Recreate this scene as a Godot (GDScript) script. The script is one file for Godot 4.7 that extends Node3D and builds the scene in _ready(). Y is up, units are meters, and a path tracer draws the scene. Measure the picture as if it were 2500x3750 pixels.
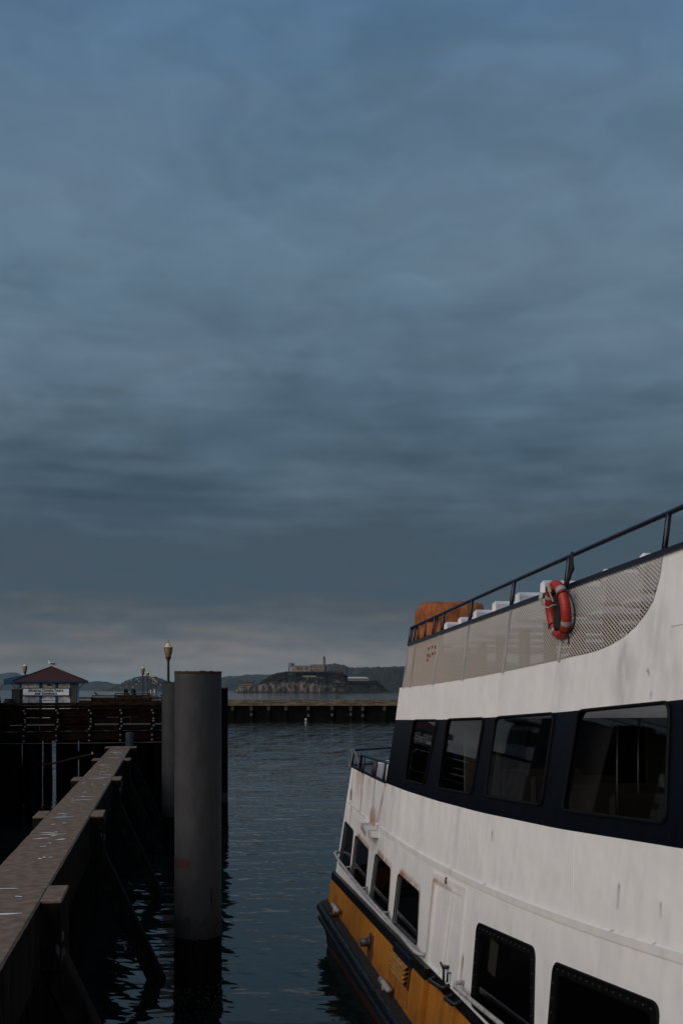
extends Node3D

# Metres. y = 0 is the water, the camera stands at x = 0, z = 0 and looks along -z.
const EYE := 6.2

var M := {}
var taken := {}
var rng := RandomNumberGenerator.new()
var nz := FastNoiseLite.new()


# ------------------------------------------------------------------ helpers
func tag(o: Node, label: String, category: String, group := "") -> Node:
	o.set_meta("label", label)
	o.set_meta("category", category)
	if group != "":
		o.set_meta("group", group)
	return o


func numbered(called: String) -> String:
	var n: int = taken.get(called, 0)
	taken[called] = n + 1
	return called if n == 0 else "%s_%03d" % [called, n]


func thing(called: String, label: String, category: String, at := Vector3.ZERO, turn := 0.0, group := "") -> Node3D:
	var o := Node3D.new()
	o.name = numbered(called)
	add_child(o, true)
	o.position = at
	o.rotation.y = turn
	tag(o, label, category, group)
	return o


func st() -> SurfaceTool:
	var s := SurfaceTool.new()
	s.begin(Mesh.PRIMITIVE_TRIANGLES)
	s.set_smooth_group(-1)
	return s


func soft() -> SurfaceTool:
	var s := SurfaceTool.new()
	s.begin(Mesh.PRIMITIVE_TRIANGLES)
	s.set_smooth_group(0)
	return s


func shape(s: SurfaceTool) -> ArrayMesh:
	s.index()
	s.generate_normals()
	return s.commit()


func put(called: String, s, m: Material, parent: Node = null, at := Vector3.ZERO, turn := Basis()) -> MeshInstance3D:
	var o := MeshInstance3D.new()
	o.mesh = s if s is Mesh else shape(s)
	o.material_override = m
	if parent == null:
		o.name = numbered(called)
		add_child(o, true)
	else:
		o.name = called
		parent.add_child(o, true)
	o.transform = Transform3D(turn, at)
	return o


func structure(called: String, s, m: Material) -> MeshInstance3D:
	var o := put(called, s, m)
	o.set_meta("kind", "structure")
	return o


func copy(o: Node3D, at: Vector3, label := "") -> Node3D:
	var c: Node3D = o.duplicate()
	var base: String = String(o.name)
	c.name = numbered(base)
	add_child(c, true)
	c.position = at
	if label != "":
		c.set_meta("label", label)
	return c


func tri(s: SurfaceTool, a: Vector3, b: Vector3, c: Vector3) -> void:
	s.add_vertex(a)
	s.add_vertex(b)
	s.add_vertex(c)


func quad(s: SurfaceTool, a: Vector3, b: Vector3, c: Vector3, d: Vector3) -> void:
	tri(s, a, b, c)
	tri(s, a, c, d)


func quv(s: SurfaceTool, p: Array, t: Array) -> void:
	for i in [0, 1, 2, 0, 2, 3]:
		s.set_uv(t[i])
		s.add_vertex(p[i])


# a box with chamfered edges, c its centre
func box(s: SurfaceTool, c: Vector3, size: Vector3, bev := 0.0, b := Basis()) -> void:
	var h := size * 0.5
	if bev <= 0.0:
		var p := []
		for i in 8:
			p.append(c + b * Vector3(h.x if i & 1 else -h.x, h.y if i & 2 else -h.y, h.z if i & 4 else -h.z))
		quad(s, p[4], p[6], p[7], p[5])
		quad(s, p[1], p[3], p[2], p[0])
		quad(s, p[5], p[7], p[3], p[1])
		quad(s, p[0], p[2], p[6], p[4])
		quad(s, p[6], p[2], p[3], p[7])
		quad(s, p[0], p[4], p[5], p[1])
		return
	bev = minf(bev, minf(h.x, minf(h.y, h.z)) * 0.9)
	var k := h - Vector3.ONE * bev
	# point on face `ax` of the corner (sx, sy, sz)
	var f := func(ax: int, sx: float, sy: float, sz: float) -> Vector3:
		var v := Vector3(sx * k.x, sy * k.y, sz * k.z)
		v[ax] = (sx if ax == 0 else sy if ax == 1 else sz) * h[ax]
		return c + b * v
	for ax in 3:
		for sg in [-1.0, 1.0]:
			var q := []
			for e in [[-1.0, -1.0], [1.0, -1.0], [1.0, 1.0], [-1.0, 1.0]]:
				var v := [0.0, 0.0, 0.0]
				v[ax] = sg
				v[(ax + 1) % 3] = e[0]
				v[(ax + 2) % 3] = e[1]
				q.append(f.call(ax, v[0], v[1], v[2]))
			if sg > 0:
				quad(s, q[3], q[2], q[1], q[0])
			else:
				quad(s, q[0], q[1], q[2], q[3])
	for ax in 3:
		var a1: int = (ax + 1) % 3
		var a2: int = (ax + 2) % 3
		for e in [[-1.0, -1.0], [1.0, -1.0], [1.0, 1.0], [-1.0, 1.0]]:
			var v0 := [0.0, 0.0, 0.0]
			v0[a1] = e[0]
			v0[a2] = e[1]
			v0[ax] = -1.0
			var v1 := v0.duplicate()
			v1[ax] = 1.0
			var q := [f.call(a1, v0[0], v0[1], v0[2]), f.call(a2, v0[0], v0[1], v0[2]), f.call(a2, v1[0], v1[1], v1[2]), f.call(a1, v1[0], v1[1], v1[2])]
			if e[0] * e[1] > 0:
				quad(s, q[0], q[1], q[2], q[3])
			else:
				quad(s, q[3], q[2], q[1], q[0])
	for sx in [-1.0, 1.0]:
		for sy in [-1.0, 1.0]:
			for sz in [-1.0, 1.0]:
				var a: Vector3 = f.call(0, sx, sy, sz)
				var d: Vector3 = f.call(1, sx, sy, sz)
				var e: Vector3 = f.call(2, sx, sy, sz)
				if sx * sy * sz > 0:
					tri(s, a, e, d)
				else:
					tri(s, a, d, e)


# a box-section bar from a to b
func bar(s: SurfaceTool, a: Vector3, b: Vector3, w: float, h: float, bev := 0.0, up := Vector3.UP) -> void:
	var z := (b - a).normalized()
	var x := up.cross(z)
	if x.length() < 0.01:
		x = Vector3.RIGHT.cross(z)
	x = x.normalized()
	var y := z.cross(x)
	box(s, (a + b) * 0.5, Vector3(w, h, a.distance_to(b)), bev, Basis(x, y, z))


func tube(s: SurfaceTool, pts: Array, r: float, n := 8, closed := false) -> void:
	var count := pts.size()
	var rings := []
	var side := Vector3.ZERO
	for i in count:
		var a: Vector3 = pts[(i - 1 + count) % count] if closed or i > 0 else pts[i]
		var b: Vector3 = pts[(i + 1) % count] if closed or i < count - 1 else pts[i]
		var d := (b - a).normalized()
		if side == Vector3.ZERO:
			side = d.cross(Vector3.UP if absf(d.y) < 0.9 else Vector3.RIGHT).normalized()
		side = (side - d * side.dot(d)).normalized()
		var o := d.cross(side)
		var ring := []
		for k in n:
			var t := TAU * k / n
			ring.append(pts[i] + (side * cos(t) + o * sin(t)) * r)
		rings.append(ring)
	for i in (count if closed else count - 1):
		var p: Array = rings[i]
		var q: Array = rings[(i + 1) % count]
		for k in n:
			quad(s, p[k], p[(k + 1) % n], q[(k + 1) % n], q[k])
	if not closed:
		for k in range(1, n - 1):
			tri(s, rings[0][0], rings[0][k + 1], rings[0][k])
			tri(s, rings[-1][0], rings[-1][k], rings[-1][k + 1])


# profile of (radius, height), turned about y
func lathe(s: SurfaceTool, prof: Array, n := 16, at := Vector3.ZERO, wob := 0.0) -> void:
	var rows := []
	for p in prof:
		var row := []
		for k in n:
			var t := TAU * k / n
			var r: float = p.x * (1.0 + wob * sin(k * 2.7 + p.y * 3.0))
			row.append(at + Vector3(cos(t) * r, p.y, sin(t) * r))
		rows.append(row)
	for i in rows.size() - 1:
		for k in n:
			var j := (k + 1) % n
			quad(s, rows[i][k], rows[i][j], rows[i + 1][j], rows[i + 1][k])


func ball(s: SurfaceTool, c: Vector3, r: float, n := 8, sq := Vector3.ONE) -> void:
	var m := maxi(3, n / 2)
	var rows := []
	for i in m + 1:
		var a := PI * i / m
		var row := []
		for k in n:
			var t := TAU * k / n
			row.append(c + Vector3(sin(a) * cos(t), -cos(a), sin(a) * sin(t)) * r * sq)
		rows.append(row)
	for i in m:
		for k in n:
			var j := (k + 1) % n
			quad(s, rows[i][k], rows[i][j], rows[i + 1][j], rows[i + 1][k])


# rows of points (all of one length) as a sheet; col gives a colour to a point
func sheet(s: SurfaceTool, rows: Array, col = null) -> void:
	for i in rows.size() - 1:
		for k in rows[i].size() - 1:
			for p in [rows[i][k], rows[i][k + 1], rows[i + 1][k + 1], rows[i][k], rows[i + 1][k + 1], rows[i + 1][k]]:
				if col != null:
					s.set_color(col.call(p))
				s.add_vertex(p)


# an indexed smooth sheet with vertex colours
func field(rows: Array, col = null) -> ArrayMesh:
	var nr := rows.size()
	var nc: int = rows[0].size()
	var v := PackedVector3Array()
	var n := PackedVector3Array()
	var c := PackedColorArray()
	var idx := PackedInt32Array()
	for i in nr:
		for k in nc:
			var p: Vector3 = rows[i][k]
			v.append(p)
			var du: Vector3 = rows[i][mini(k + 1, nc - 1)] - rows[i][maxi(k - 1, 0)]
			var dv: Vector3 = rows[mini(i + 1, nr - 1)][k] - rows[maxi(i - 1, 0)][k]
			var nn := du.cross(dv).normalized()
			if nn.y < 0:
				nn = -nn
			n.append(nn)
			if col != null:
				c.append(col.call(p, nn))
	for i in nr - 1:
		for k in nc - 1:
			var a := i * nc + k
			idx.append_array([a, a + nc + 1, a + 1, a, a + nc, a + nc + 1])
	var arr := []
	arr.resize(Mesh.ARRAY_MAX)
	arr[Mesh.ARRAY_VERTEX] = v
	arr[Mesh.ARRAY_NORMAL] = n
	if col != null:
		arr[Mesh.ARRAY_COLOR] = c
	arr[Mesh.ARRAY_INDEX] = idx
	var m := ArrayMesh.new()
	m.add_surface_from_arrays(Mesh.PRIMITIVE_TRIANGLES, arr)
	return m


# capsules [a, b, ra, rb] joined by a smooth minimum, meshed as surface nets
func capsule_field(caps: Array, k: float) -> Callable:
	return func(p: Vector3) -> float:
		var d := 1e6
		for c in caps:
			var a: Vector3 = c[0]
			var ab: Vector3 = c[1] - a
			var l := ab.length_squared()
			var t := clampf((p - a).dot(ab) / l, 0.0, 1.0) if l > 1e-9 else 0.0
			var e: float = p.distance_to(a + ab * t) - lerpf(c[2], c[3], t)
			var h := clampf(0.5 + 0.5 * (d - e) / k, 0.0, 1.0)
			d = lerpf(d, e, h) - k * h * (1.0 - h)
		return d


func nets(s: SurfaceTool, f: Callable, lo: Vector3, hi: Vector3, cell: float) -> void:
	var nx := int(ceil((hi.x - lo.x) / cell)) + 1
	var ny := int(ceil((hi.y - lo.y) / cell)) + 1
	var nk := int(ceil((hi.z - lo.z) / cell)) + 1
	var val := PackedFloat32Array()
	val.resize(nx * ny * nk)
	for z in nk:
		for y in ny:
			for x in nx:
				val[(z * ny + y) * nx + x] = f.call(lo + Vector3(x, y, z) * cell)
	var at := {}
	for z in nk - 1:
		for y in ny - 1:
			for x in nx - 1:
				var neg := 0
				for i in 8:
					if val[((z + (i >> 2)) * ny + y + ((i >> 1) & 1)) * nx + x + (i & 1)] < 0:
						neg += 1
				if neg == 0 or neg == 8:
					continue
				var sum := Vector3.ZERO
				var cnt := 0
				for i in 8:
					for ax in 3:
						if i & (1 << ax):
							continue
						var j := i | (1 << ax)
						var a := val[((z + (i >> 2)) * ny + y + ((i >> 1) & 1)) * nx + x + (i & 1)]
						var b := val[((z + (j >> 2)) * ny + y + ((j >> 1) & 1)) * nx + x + (j & 1)]
						if (a < 0) != (b < 0):
							var o := Vector3(i & 1, (i >> 1) & 1, i >> 2)
							o[ax] += a / (a - b)
							sum += o
							cnt += 1
				at[(z * ny + y) * nx + x] = lo + (Vector3(x, y, z) + sum / cnt) * cell
	for z in range(1, nk - 1):
		for y in range(1, ny - 1):
			for x in range(1, nx - 1):
				var i0 := (z * ny + y) * nx + x
				var a := val[i0]
				for ax in 3:
					var stp: int = 1 if ax == 0 else nx if ax == 1 else nx * ny
					var b := val[i0 + stp]
					if (a < 0) == (b < 0):
						continue
					var s1: int = nx if ax == 0 else nx * ny if ax == 1 else 1
					var s2: int = nx * ny if ax == 0 else 1 if ax == 1 else nx
					var q := [i0, i0 - s1, i0 - s1 - s2, i0 - s2]
					if not (at.has(q[0]) and at.has(q[1]) and at.has(q[2]) and at.has(q[3])):
						continue
					if a < 0:
						quad(s, at[q[3]], at[q[2]], at[q[1]], at[q[0]])
					else:
						quad(s, at[q[0]], at[q[1]], at[q[2]], at[q[3]])


func table(t: Array, x: float) -> float:
	if x <= t[0].x:
		return t[0].y
	for i in t.size() - 1:
		if x <= t[i + 1].x:
			return lerpf(t[i].y, t[i + 1].y, (x - t[i].x) / (t[i + 1].x - t[i].x))
	return t[-1].y


# ------------------------------------------------------------------ materials
func noise_tex(freq: float, lo: float, hi := 1.0, octaves := 4, sd := 1, size := 512) -> NoiseTexture2D:
	var n := FastNoiseLite.new()
	n.noise_type = FastNoiseLite.TYPE_SIMPLEX_SMOOTH
	n.seed = sd
	n.frequency = freq
	n.fractal_octaves = octaves
	var t := NoiseTexture2D.new()
	t.width = size
	t.height = size
	t.seamless = true
	t.noise = n
	var g := Gradient.new()
	g.set_color(0, Color(lo, lo, lo))
	g.set_color(1, Color(hi, hi, hi))
	t.color_ramp = g
	return t


func mk(lin: Color, rough := 0.8, tex: Texture2D = null, scale := Vector3.ONE, relief: Texture2D = null, cm := 1.0, metal := 0.0) -> StandardMaterial3D:
	var m := StandardMaterial3D.new()
	m.albedo_color = lin.linear_to_srgb()
	m.roughness = rough
	m.metallic = metal
	if tex or relief:
		m.uv1_triplanar = true
		m.uv1_scale = scale
		if tex:
			m.albedo_texture = tex
		if relief:
			m.heightmap_enabled = true
			m.heightmap_texture = relief
			m.heightmap_scale = cm
	return m


# A painted steel surface in the hull's own (u, v) metres: vertical runs of dirt, blotches, and the strokes given
# as [u0, v0, u1, v1, width, r, g, b, strength]. Linear base colour.
func hull_paint(w: int, h: int, u0: float, u1: float, v0: float, v1: float, base: Color, run: float, strokes: Array, sd: int) -> ImageTexture:
	var n1 := FastNoiseLite.new()
	n1.seed = sd
	n1.frequency = 1.0
	n1.fractal_octaves = 4
	var n2 := FastNoiseLite.new()
	n2.seed = sd + 9
	n2.frequency = 0.55
	n2.fractal_octaves = 3
	var px := PackedFloat32Array()
	px.resize(w * h * 3)
	for y in h:
		var v := v1 + (v0 - v1) * (y + 0.5) / h
		for x in w:
			var u := u0 + (u1 - u0) * (x + 0.5) / w
			var a := n1.get_noise_2d(u * 5.0, v * 0.2)
			var b := n2.get_noise_2d(u, v)
			var k := 1.0 - run * (maxf(0.0, a - 0.05) * 1.1 + maxf(0.0, b) * 0.8 + maxf(0.0, n2.get_noise_2d(u * 9.0 + 30.0, v * 7.0)) * 0.5)
			var warm := run * maxf(0.0, n1.get_noise_2d(u * 1.6 + 50.0, v * 0.3)) * 0.35
			var i := (y * w + x) * 3
			px[i] = base.r * k
			px[i + 1] = base.g * k * (1.0 - warm * 0.5)
			px[i + 2] = base.b * k * (1.0 - warm)
	for q in strokes:
		var pad: float = q[4] * 2.5
		var xa := clampi(int((minf(q[0], q[2]) - pad - u0) / (u1 - u0) * w), 0, w - 1)
		var xb := clampi(int((maxf(q[0], q[2]) + pad - u0) / (u1 - u0) * w), 0, w - 1)
		var ya := clampi(int((v1 - maxf(q[1], q[3]) - pad) / (v1 - v0) * h), 0, h - 1)
		var yb := clampi(int((v1 - minf(q[1], q[3]) + pad) / (v1 - v0) * h), 0, h - 1)
		var A := Vector2(q[0], q[1])
		var D := Vector2(q[2], q[3]) - A
		var l2 := maxf(D.length_squared(), 1e-9)
		for y in range(ya, yb + 1):
			var v := v1 + (v0 - v1) * (y + 0.5) / h
			for x in range(xa, xb + 1):
				var u := u0 + (u1 - u0) * (x + 0.5) / w
				var p := Vector2(u, v)
				var t := clampf((p - A).dot(D) / l2, 0.0, 1.0)
				var e := p.distance_to(A + D * t) / float(q[4])
				var k: float = q[8] * clampf(1.5 - e, 0.0, 1.0) * (1.0 - 0.45 * t) * clampf(0.85 + 1.2 * n1.get_noise_2d(u * 6.0, v * 2.2), 0.1, 1.0)
				if k > 0.0:
					var i := (y * w + x) * 3
					px[i] = lerpf(px[i], q[5], k)
					px[i + 1] = lerpf(px[i + 1], q[6], k)
					px[i + 2] = lerpf(px[i + 2], q[7], k)
	var by := PackedByteArray()
	by.resize(w * h * 3)
	for i in px.size():
		by[i] = int(clampf(pow(px[i], 1.0 / 2.2), 0.0, 1.0) * 255.0)
	return ImageTexture.create_from_image(Image.create_from_data(w, h, false, Image.FORMAT_RGB8, by))


func painted(t: Texture2D, rough: float, u0: float, u1: float, v0: float, v1: float) -> StandardMaterial3D:
	var m := StandardMaterial3D.new()
	m.albedo_texture = t
	m.roughness = rough
	m.uv1_scale = Vector3(1.0 / (u1 - u0), -1.0 / (v1 - v0), 1)
	m.uv1_offset = Vector3(-u0 / (u1 - u0), v1 / (v1 - v0), 0)
	return m


func ripple_map(size: int, tile: float) -> ImageTexture:
	# slopes of a sum of plane waves that repeat on the tile; kept as a float normal map
	var r := RandomNumberGenerator.new()
	r.seed = 77
	var waves := []
	for i in 36:
		var lam := 0.24 * pow(14.0, r.randf())
		var ang := PI / 2 + r.randfn(0.0, 0.55)
		var k := tile / lam
		var kx := int(round(cos(ang) * k))
		var ky := int(round(sin(ang) * k))
		if kx == 0 and ky == 0:
			ky = 3
		waves.append([kx, ky, r.randf() * TAU, 0.0125 * (1.0 if lam < 1.6 else 0.6)])
	var cxs := []
	var cys := []
	for wv in waves:
		var a := PackedFloat32Array()
		var b := PackedFloat32Array()
		for i in size:
			var t: float = TAU * wv[0] * i / size + wv[2]
			a.append(sin(t))
			a.append(cos(t))
			t = TAU * wv[1] * i / size
			b.append(sin(t))
			b.append(cos(t))
		cxs.append(a)
		cys.append(b)
	var px := PackedFloat32Array()
	px.resize(size * size * 3)
	var sx := PackedFloat32Array()
	var sy := PackedFloat32Array()
	for y in size:
		sx.resize(0)
		sy.resize(0)
		sx.resize(size)
		sy.resize(size)
		for w in waves.size():
			var wv: Array = waves[w]
			var kl: Vector2 = Vector2(wv[0], wv[1]).normalized() * wv[3]
			var a: PackedFloat32Array = cxs[w]
			var sb: float = cys[w][2 * y]
			var cb: float = cys[w][2 * y + 1]
			var gx: float = kl.x
			var gy: float = kl.y
			for x in size:
				var c := a[2 * x + 1] * cb - a[2 * x] * sb
				sx[x] += gx * c
				sy[x] += gy * c
		for x in size:
			var n := Vector3(-sx[x], -sy[x], 1).normalized()
			var i := (y * size + x) * 3
			px[i] = n.x * 0.5 + 0.5
			px[i + 1] = n.y * 0.5 + 0.5
			px[i + 2] = n.z * 0.5 + 0.5
	return ImageTexture.create_from_image(Image.create_from_data(size, size, false, Image.FORMAT_RGBF, px.to_byte_array()))


func make_materials() -> void:
	var grime := noise_tex(0.012, 0.5, 1.0, 5, 3)
	var fine := noise_tex(0.06, 0.55, 1.0, 4, 5)
	var rough := noise_tex(0.03, 0.0, 1.0, 5, 8)
	var grain := noise_tex(0.02, 0.45, 1.0, 5, 12)
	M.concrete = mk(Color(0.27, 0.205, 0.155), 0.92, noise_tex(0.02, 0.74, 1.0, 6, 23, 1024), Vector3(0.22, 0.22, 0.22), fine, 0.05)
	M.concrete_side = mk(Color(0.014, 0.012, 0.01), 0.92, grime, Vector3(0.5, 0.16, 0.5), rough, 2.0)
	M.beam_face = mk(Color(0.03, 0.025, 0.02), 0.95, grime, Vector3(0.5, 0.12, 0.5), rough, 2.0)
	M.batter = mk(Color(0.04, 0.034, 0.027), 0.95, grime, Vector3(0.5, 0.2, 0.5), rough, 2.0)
	M.batter.metallic_specular = 0.1
	M.broken = mk(Color(0.1, 0.09, 0.078), 0.95, fine, Vector3(0.8, 0.8, 0.8), rough, 6.0)
	M.far_concrete = mk(Color(0.24, 0.21, 0.165), 0.9, grime, Vector3(0.05, 0.3, 0.05))
	M.pile_head = mk(Color(0.13, 0.115, 0.095), 0.95, grime, Vector3(0.3, 0.5, 0.3))
	M.far_dark = mk(Color(0.012, 0.011, 0.01), 0.95, grime, Vector3(0.1, 0.1, 0.1))
	M.timber = mk(Color(0.032, 0.0155, 0.009), 0.85, grain, Vector3(0.15, 1.2, 0.6), rough, 1.2)
	M.timber_b = mk(Color(0.042, 0.021, 0.012), 0.88, grain, Vector3(0.13, 1.4, 0.6), rough, 1.2)
	M.timber_c = mk(Color(0.024, 0.0125, 0.008), 0.85, grain, Vector3(0.17, 1.0, 0.6), rough, 1.2)
	M.weathered = mk(Color(0.06, 0.043, 0.03), 0.9, grain, Vector3(0.2, 1.2, 0.9), rough, 0.8)
	M.deck = mk(Color(0.055, 0.046, 0.037), 0.9, grain, Vector3(0.6, 0.6, 0.2), rough, 0.6)
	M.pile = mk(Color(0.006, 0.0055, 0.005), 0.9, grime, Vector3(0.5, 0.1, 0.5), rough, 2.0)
	M.bolt = mk(Color(0.32, 0.3, 0.28), 0.55, fine, Vector3(4, 4, 4), null, 1.0, 0.4)
	M.steel_pile = mk(Color(0.036, 0.039, 0.044), 0.75, noise_tex(0.012, 0.68, 1.0, 5, 31), Vector3(0.7, 0.2, 0.7), fine, 0.35)
	M.damp = mk(Color(0.023, 0.024, 0.026), 0.7, grime, Vector3(0.9, 0.3, 0.9))
	M.algae = mk(Color(0.011, 0.011, 0.011), 0.7, grime, Vector3(0.9, 0.3, 0.9), rough, 1.0)
	M.barnacle = mk(Color(0.035, 0.035, 0.03), 0.95)
	M.rust_edge = mk(Color(0.05, 0.03, 0.02), 0.95, fine, Vector3(1, 1, 1))
	M.red_paint = mk(Color(0.075, 0.014, 0.011), 0.75, grime, Vector3(1.2, 1.2, 1.2))
	M.dropping = mk(Color(0.8, 0.8, 0.78), 0.9)
	M.rope_grey = mk(Color(0.2, 0.2, 0.19), 0.9)
	for q in ["far_dark", "pile", "beam_face", "concrete_side", "timber", "timber_b", "timber_c", "weathered", "algae", "concrete", "far_concrete"]:
		M[q].metallic_specular = 0.1
	# ferry
	M.navy = mk(Color(0.003, 0.0045, 0.0115), 0.4, grime, Vector3(0.6, 0.15, 0.6))
	M.navy.metallic_specular = 0.3
	M.navy_rail = mk(Color(0.0075, 0.009, 0.02), 0.35)
	M.rubber = mk(Color(0.003, 0.003, 0.0035), 0.6)
	M.rubber.metallic_specular = 0.25
	M.black = mk(Color(0.007, 0.007, 0.008), 0.45, grime, Vector3(0.5, 0.5, 0.5))
	M.fender = mk(Color(0.011, 0.012, 0.015), 0.42, grime, Vector3(0.5, 0.9, 0.9), rough, 2.5)
	M.ledge = mk(Color(0.03, 0.018, 0.012), 0.85, grime, Vector3(0.6, 0.6, 0.6), rough, 1.0)
	M.white_pipe = mk(Color(0.7, 0.67, 0.65), 0.4, fine, Vector3(0.2, 0.2, 0.2))
	M.white_trim = mk(Color(0.66, 0.63, 0.62), 0.45, grime, Vector3(0.5, 0.12, 0.5))
	M.mesh_wire = mk(Color(0.5, 0.46, 0.41), 0.6)
	M.mesh_rusty = mk(Color(0.2, 0.075, 0.03), 0.9)
	M.seat = mk(Color(0.72, 0.73, 0.76), 0.35)
	M.tarp = mk(Color(0.52, 0.15, 0.032), 0.75, grime, Vector3(0.8, 0.5, 0.8), rough, 1.2)
	M.ring_red = mk(Color(0.62, 0.04, 0.022), 0.5, fine, Vector3(1.5, 1.5, 1.5))
	M.tape = mk(Color(0.3, 0.31, 0.32), 0.35)
	M.rope_black = mk(Color(0.006, 0.006, 0.006), 0.8)
	M.strap = mk(Color(0.34, 0.33, 0.3), 0.6)
	M.grey_metal = mk(Color(0.16, 0.16, 0.16), 0.5, fine, Vector3(2, 2, 2), null, 1.0, 0.5)
	M.dark_metal = mk(Color(0.02, 0.02, 0.022), 0.4, null, Vector3.ONE, null, 1.0, 0.4)
	M.rust = mk(Color(0.14, 0.045, 0.015), 0.95, fine, Vector3(1.5, 1.5, 1.5))
	M.louvre = mk(Color(0.62, 0.29, 0.04), 0.55, grime, Vector3(1, 1, 1))
	M.interior = mk(Color(0.055, 0.05, 0.045), 0.85)
	M.floor_dark = mk(Color(0.03, 0.028, 0.028), 0.7)
	M.boot_red = mk(Color(0.06, 0.014, 0.01), 0.7, grime, Vector3(0.4, 0.4, 0.4))
	M.chrome = mk(Color(0.22, 0.22, 0.22), 0.4, null, Vector3.ONE, null, 1.0, 1.0)
	for p in [["glass", Color(0.004, 0.005, 0.006, 0.42)], ["glass_dark", Color(0.003, 0.0035, 0.004, 0.6)]]:
		var g := StandardMaterial3D.new()
		var c: Color = p[1]
		g.albedo_color = Color(c.r, c.g, c.b, c.a)
		g.transparency = BaseMaterial3D.TRANSPARENCY_ALPHA
		g.roughness = 0.02
		g.metallic_specular = 0.5
		M[p[0]] = g
	# kiosk and lamps
	M.roof_red = mk(Color(0.075, 0.013, 0.009), 0.85, fine, Vector3(0.7, 0.7, 0.7), rough, 1.5)
	M.blue = mk(Color(0.012, 0.09, 0.21), 0.5, grime, Vector3(0.5, 0.5, 0.5))
	M.blue_dark = mk(Color(0.008, 0.025, 0.06), 0.5)
	M.awning = mk(Color(0.008, 0.1, 0.24), 0.7, grime, Vector3(0.6, 0.6, 0.6))
	M.clap = mk(Color(0.9, 0.9, 0.9), 0.6, fine, Vector3(0.1, 0.1, 0.1))
	M.sign_white = mk(Color(0.9, 0.9, 0.9), 0.4)
	M.ink = mk(Color(0.008, 0.008, 0.009), 0.6)
	M.lamp_cream = mk(Color(0.6, 0.52, 0.36), 0.5)
	M.lamp_glass = mk(Color(0.26, 0.2, 0.12), 0.25)
	M.lamp_frame = mk(Color(0.05, 0.035, 0.022), 0.6)
	M.lamp_pole = mk(Color(0.006, 0.011, 0.02), 0.4)
	M.gull_white = mk(Color(0.6, 0.6, 0.6), 0.8)
	M.gull_grey = mk(Color(0.05, 0.055, 0.06), 0.8)
	M.beak = mk(Color(0.4, 0.2, 0.03), 0.6)
	M.cloth_dark = mk(Color(0.008, 0.008, 0.01), 0.9)
	M.skin = mk(Color(0.25, 0.13, 0.09), 0.7)
	M.red_bag = mk(Color(0.28, 0.02, 0.02), 0.7)
	M.twig = mk(Color(0.02, 0.02, 0.012), 0.9)
	# far things
	var vc := StandardMaterial3D.new()
	vc.vertex_color_use_as_albedo = true
	vc.roughness = 1.0
	M.terrain = vc
	M.shrub = mk(Color(0.011, 0.014, 0.008), 1.0, fine, Vector3(0.1, 0.1, 0.1))
	M.prison = mk(Color(0.46, 0.375, 0.3), 0.9, grime, Vector3(0.02, 0.05, 0.02))
	M.prison_dark = mk(Color(0.05, 0.04, 0.035), 0.9)
	M.block_grey = mk(Color(0.07, 0.062, 0.056), 0.9)
	M.block_light = mk(Color(0.2, 0.18, 0.16), 0.9)
	M.far_metal = mk(Color(0.13, 0.15, 0.16), 0.7)
	M.far_roof = mk(Color(0.42, 0.43, 0.44), 0.7)
	M.tower_stone = mk(Color(0.13, 0.11, 0.1), 0.9)
	M.house_white = mk(Color(0.2, 0.2, 0.2), 0.8)
	M.foam = mk(Color(0.7, 0.7, 0.7), 0.7)


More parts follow.
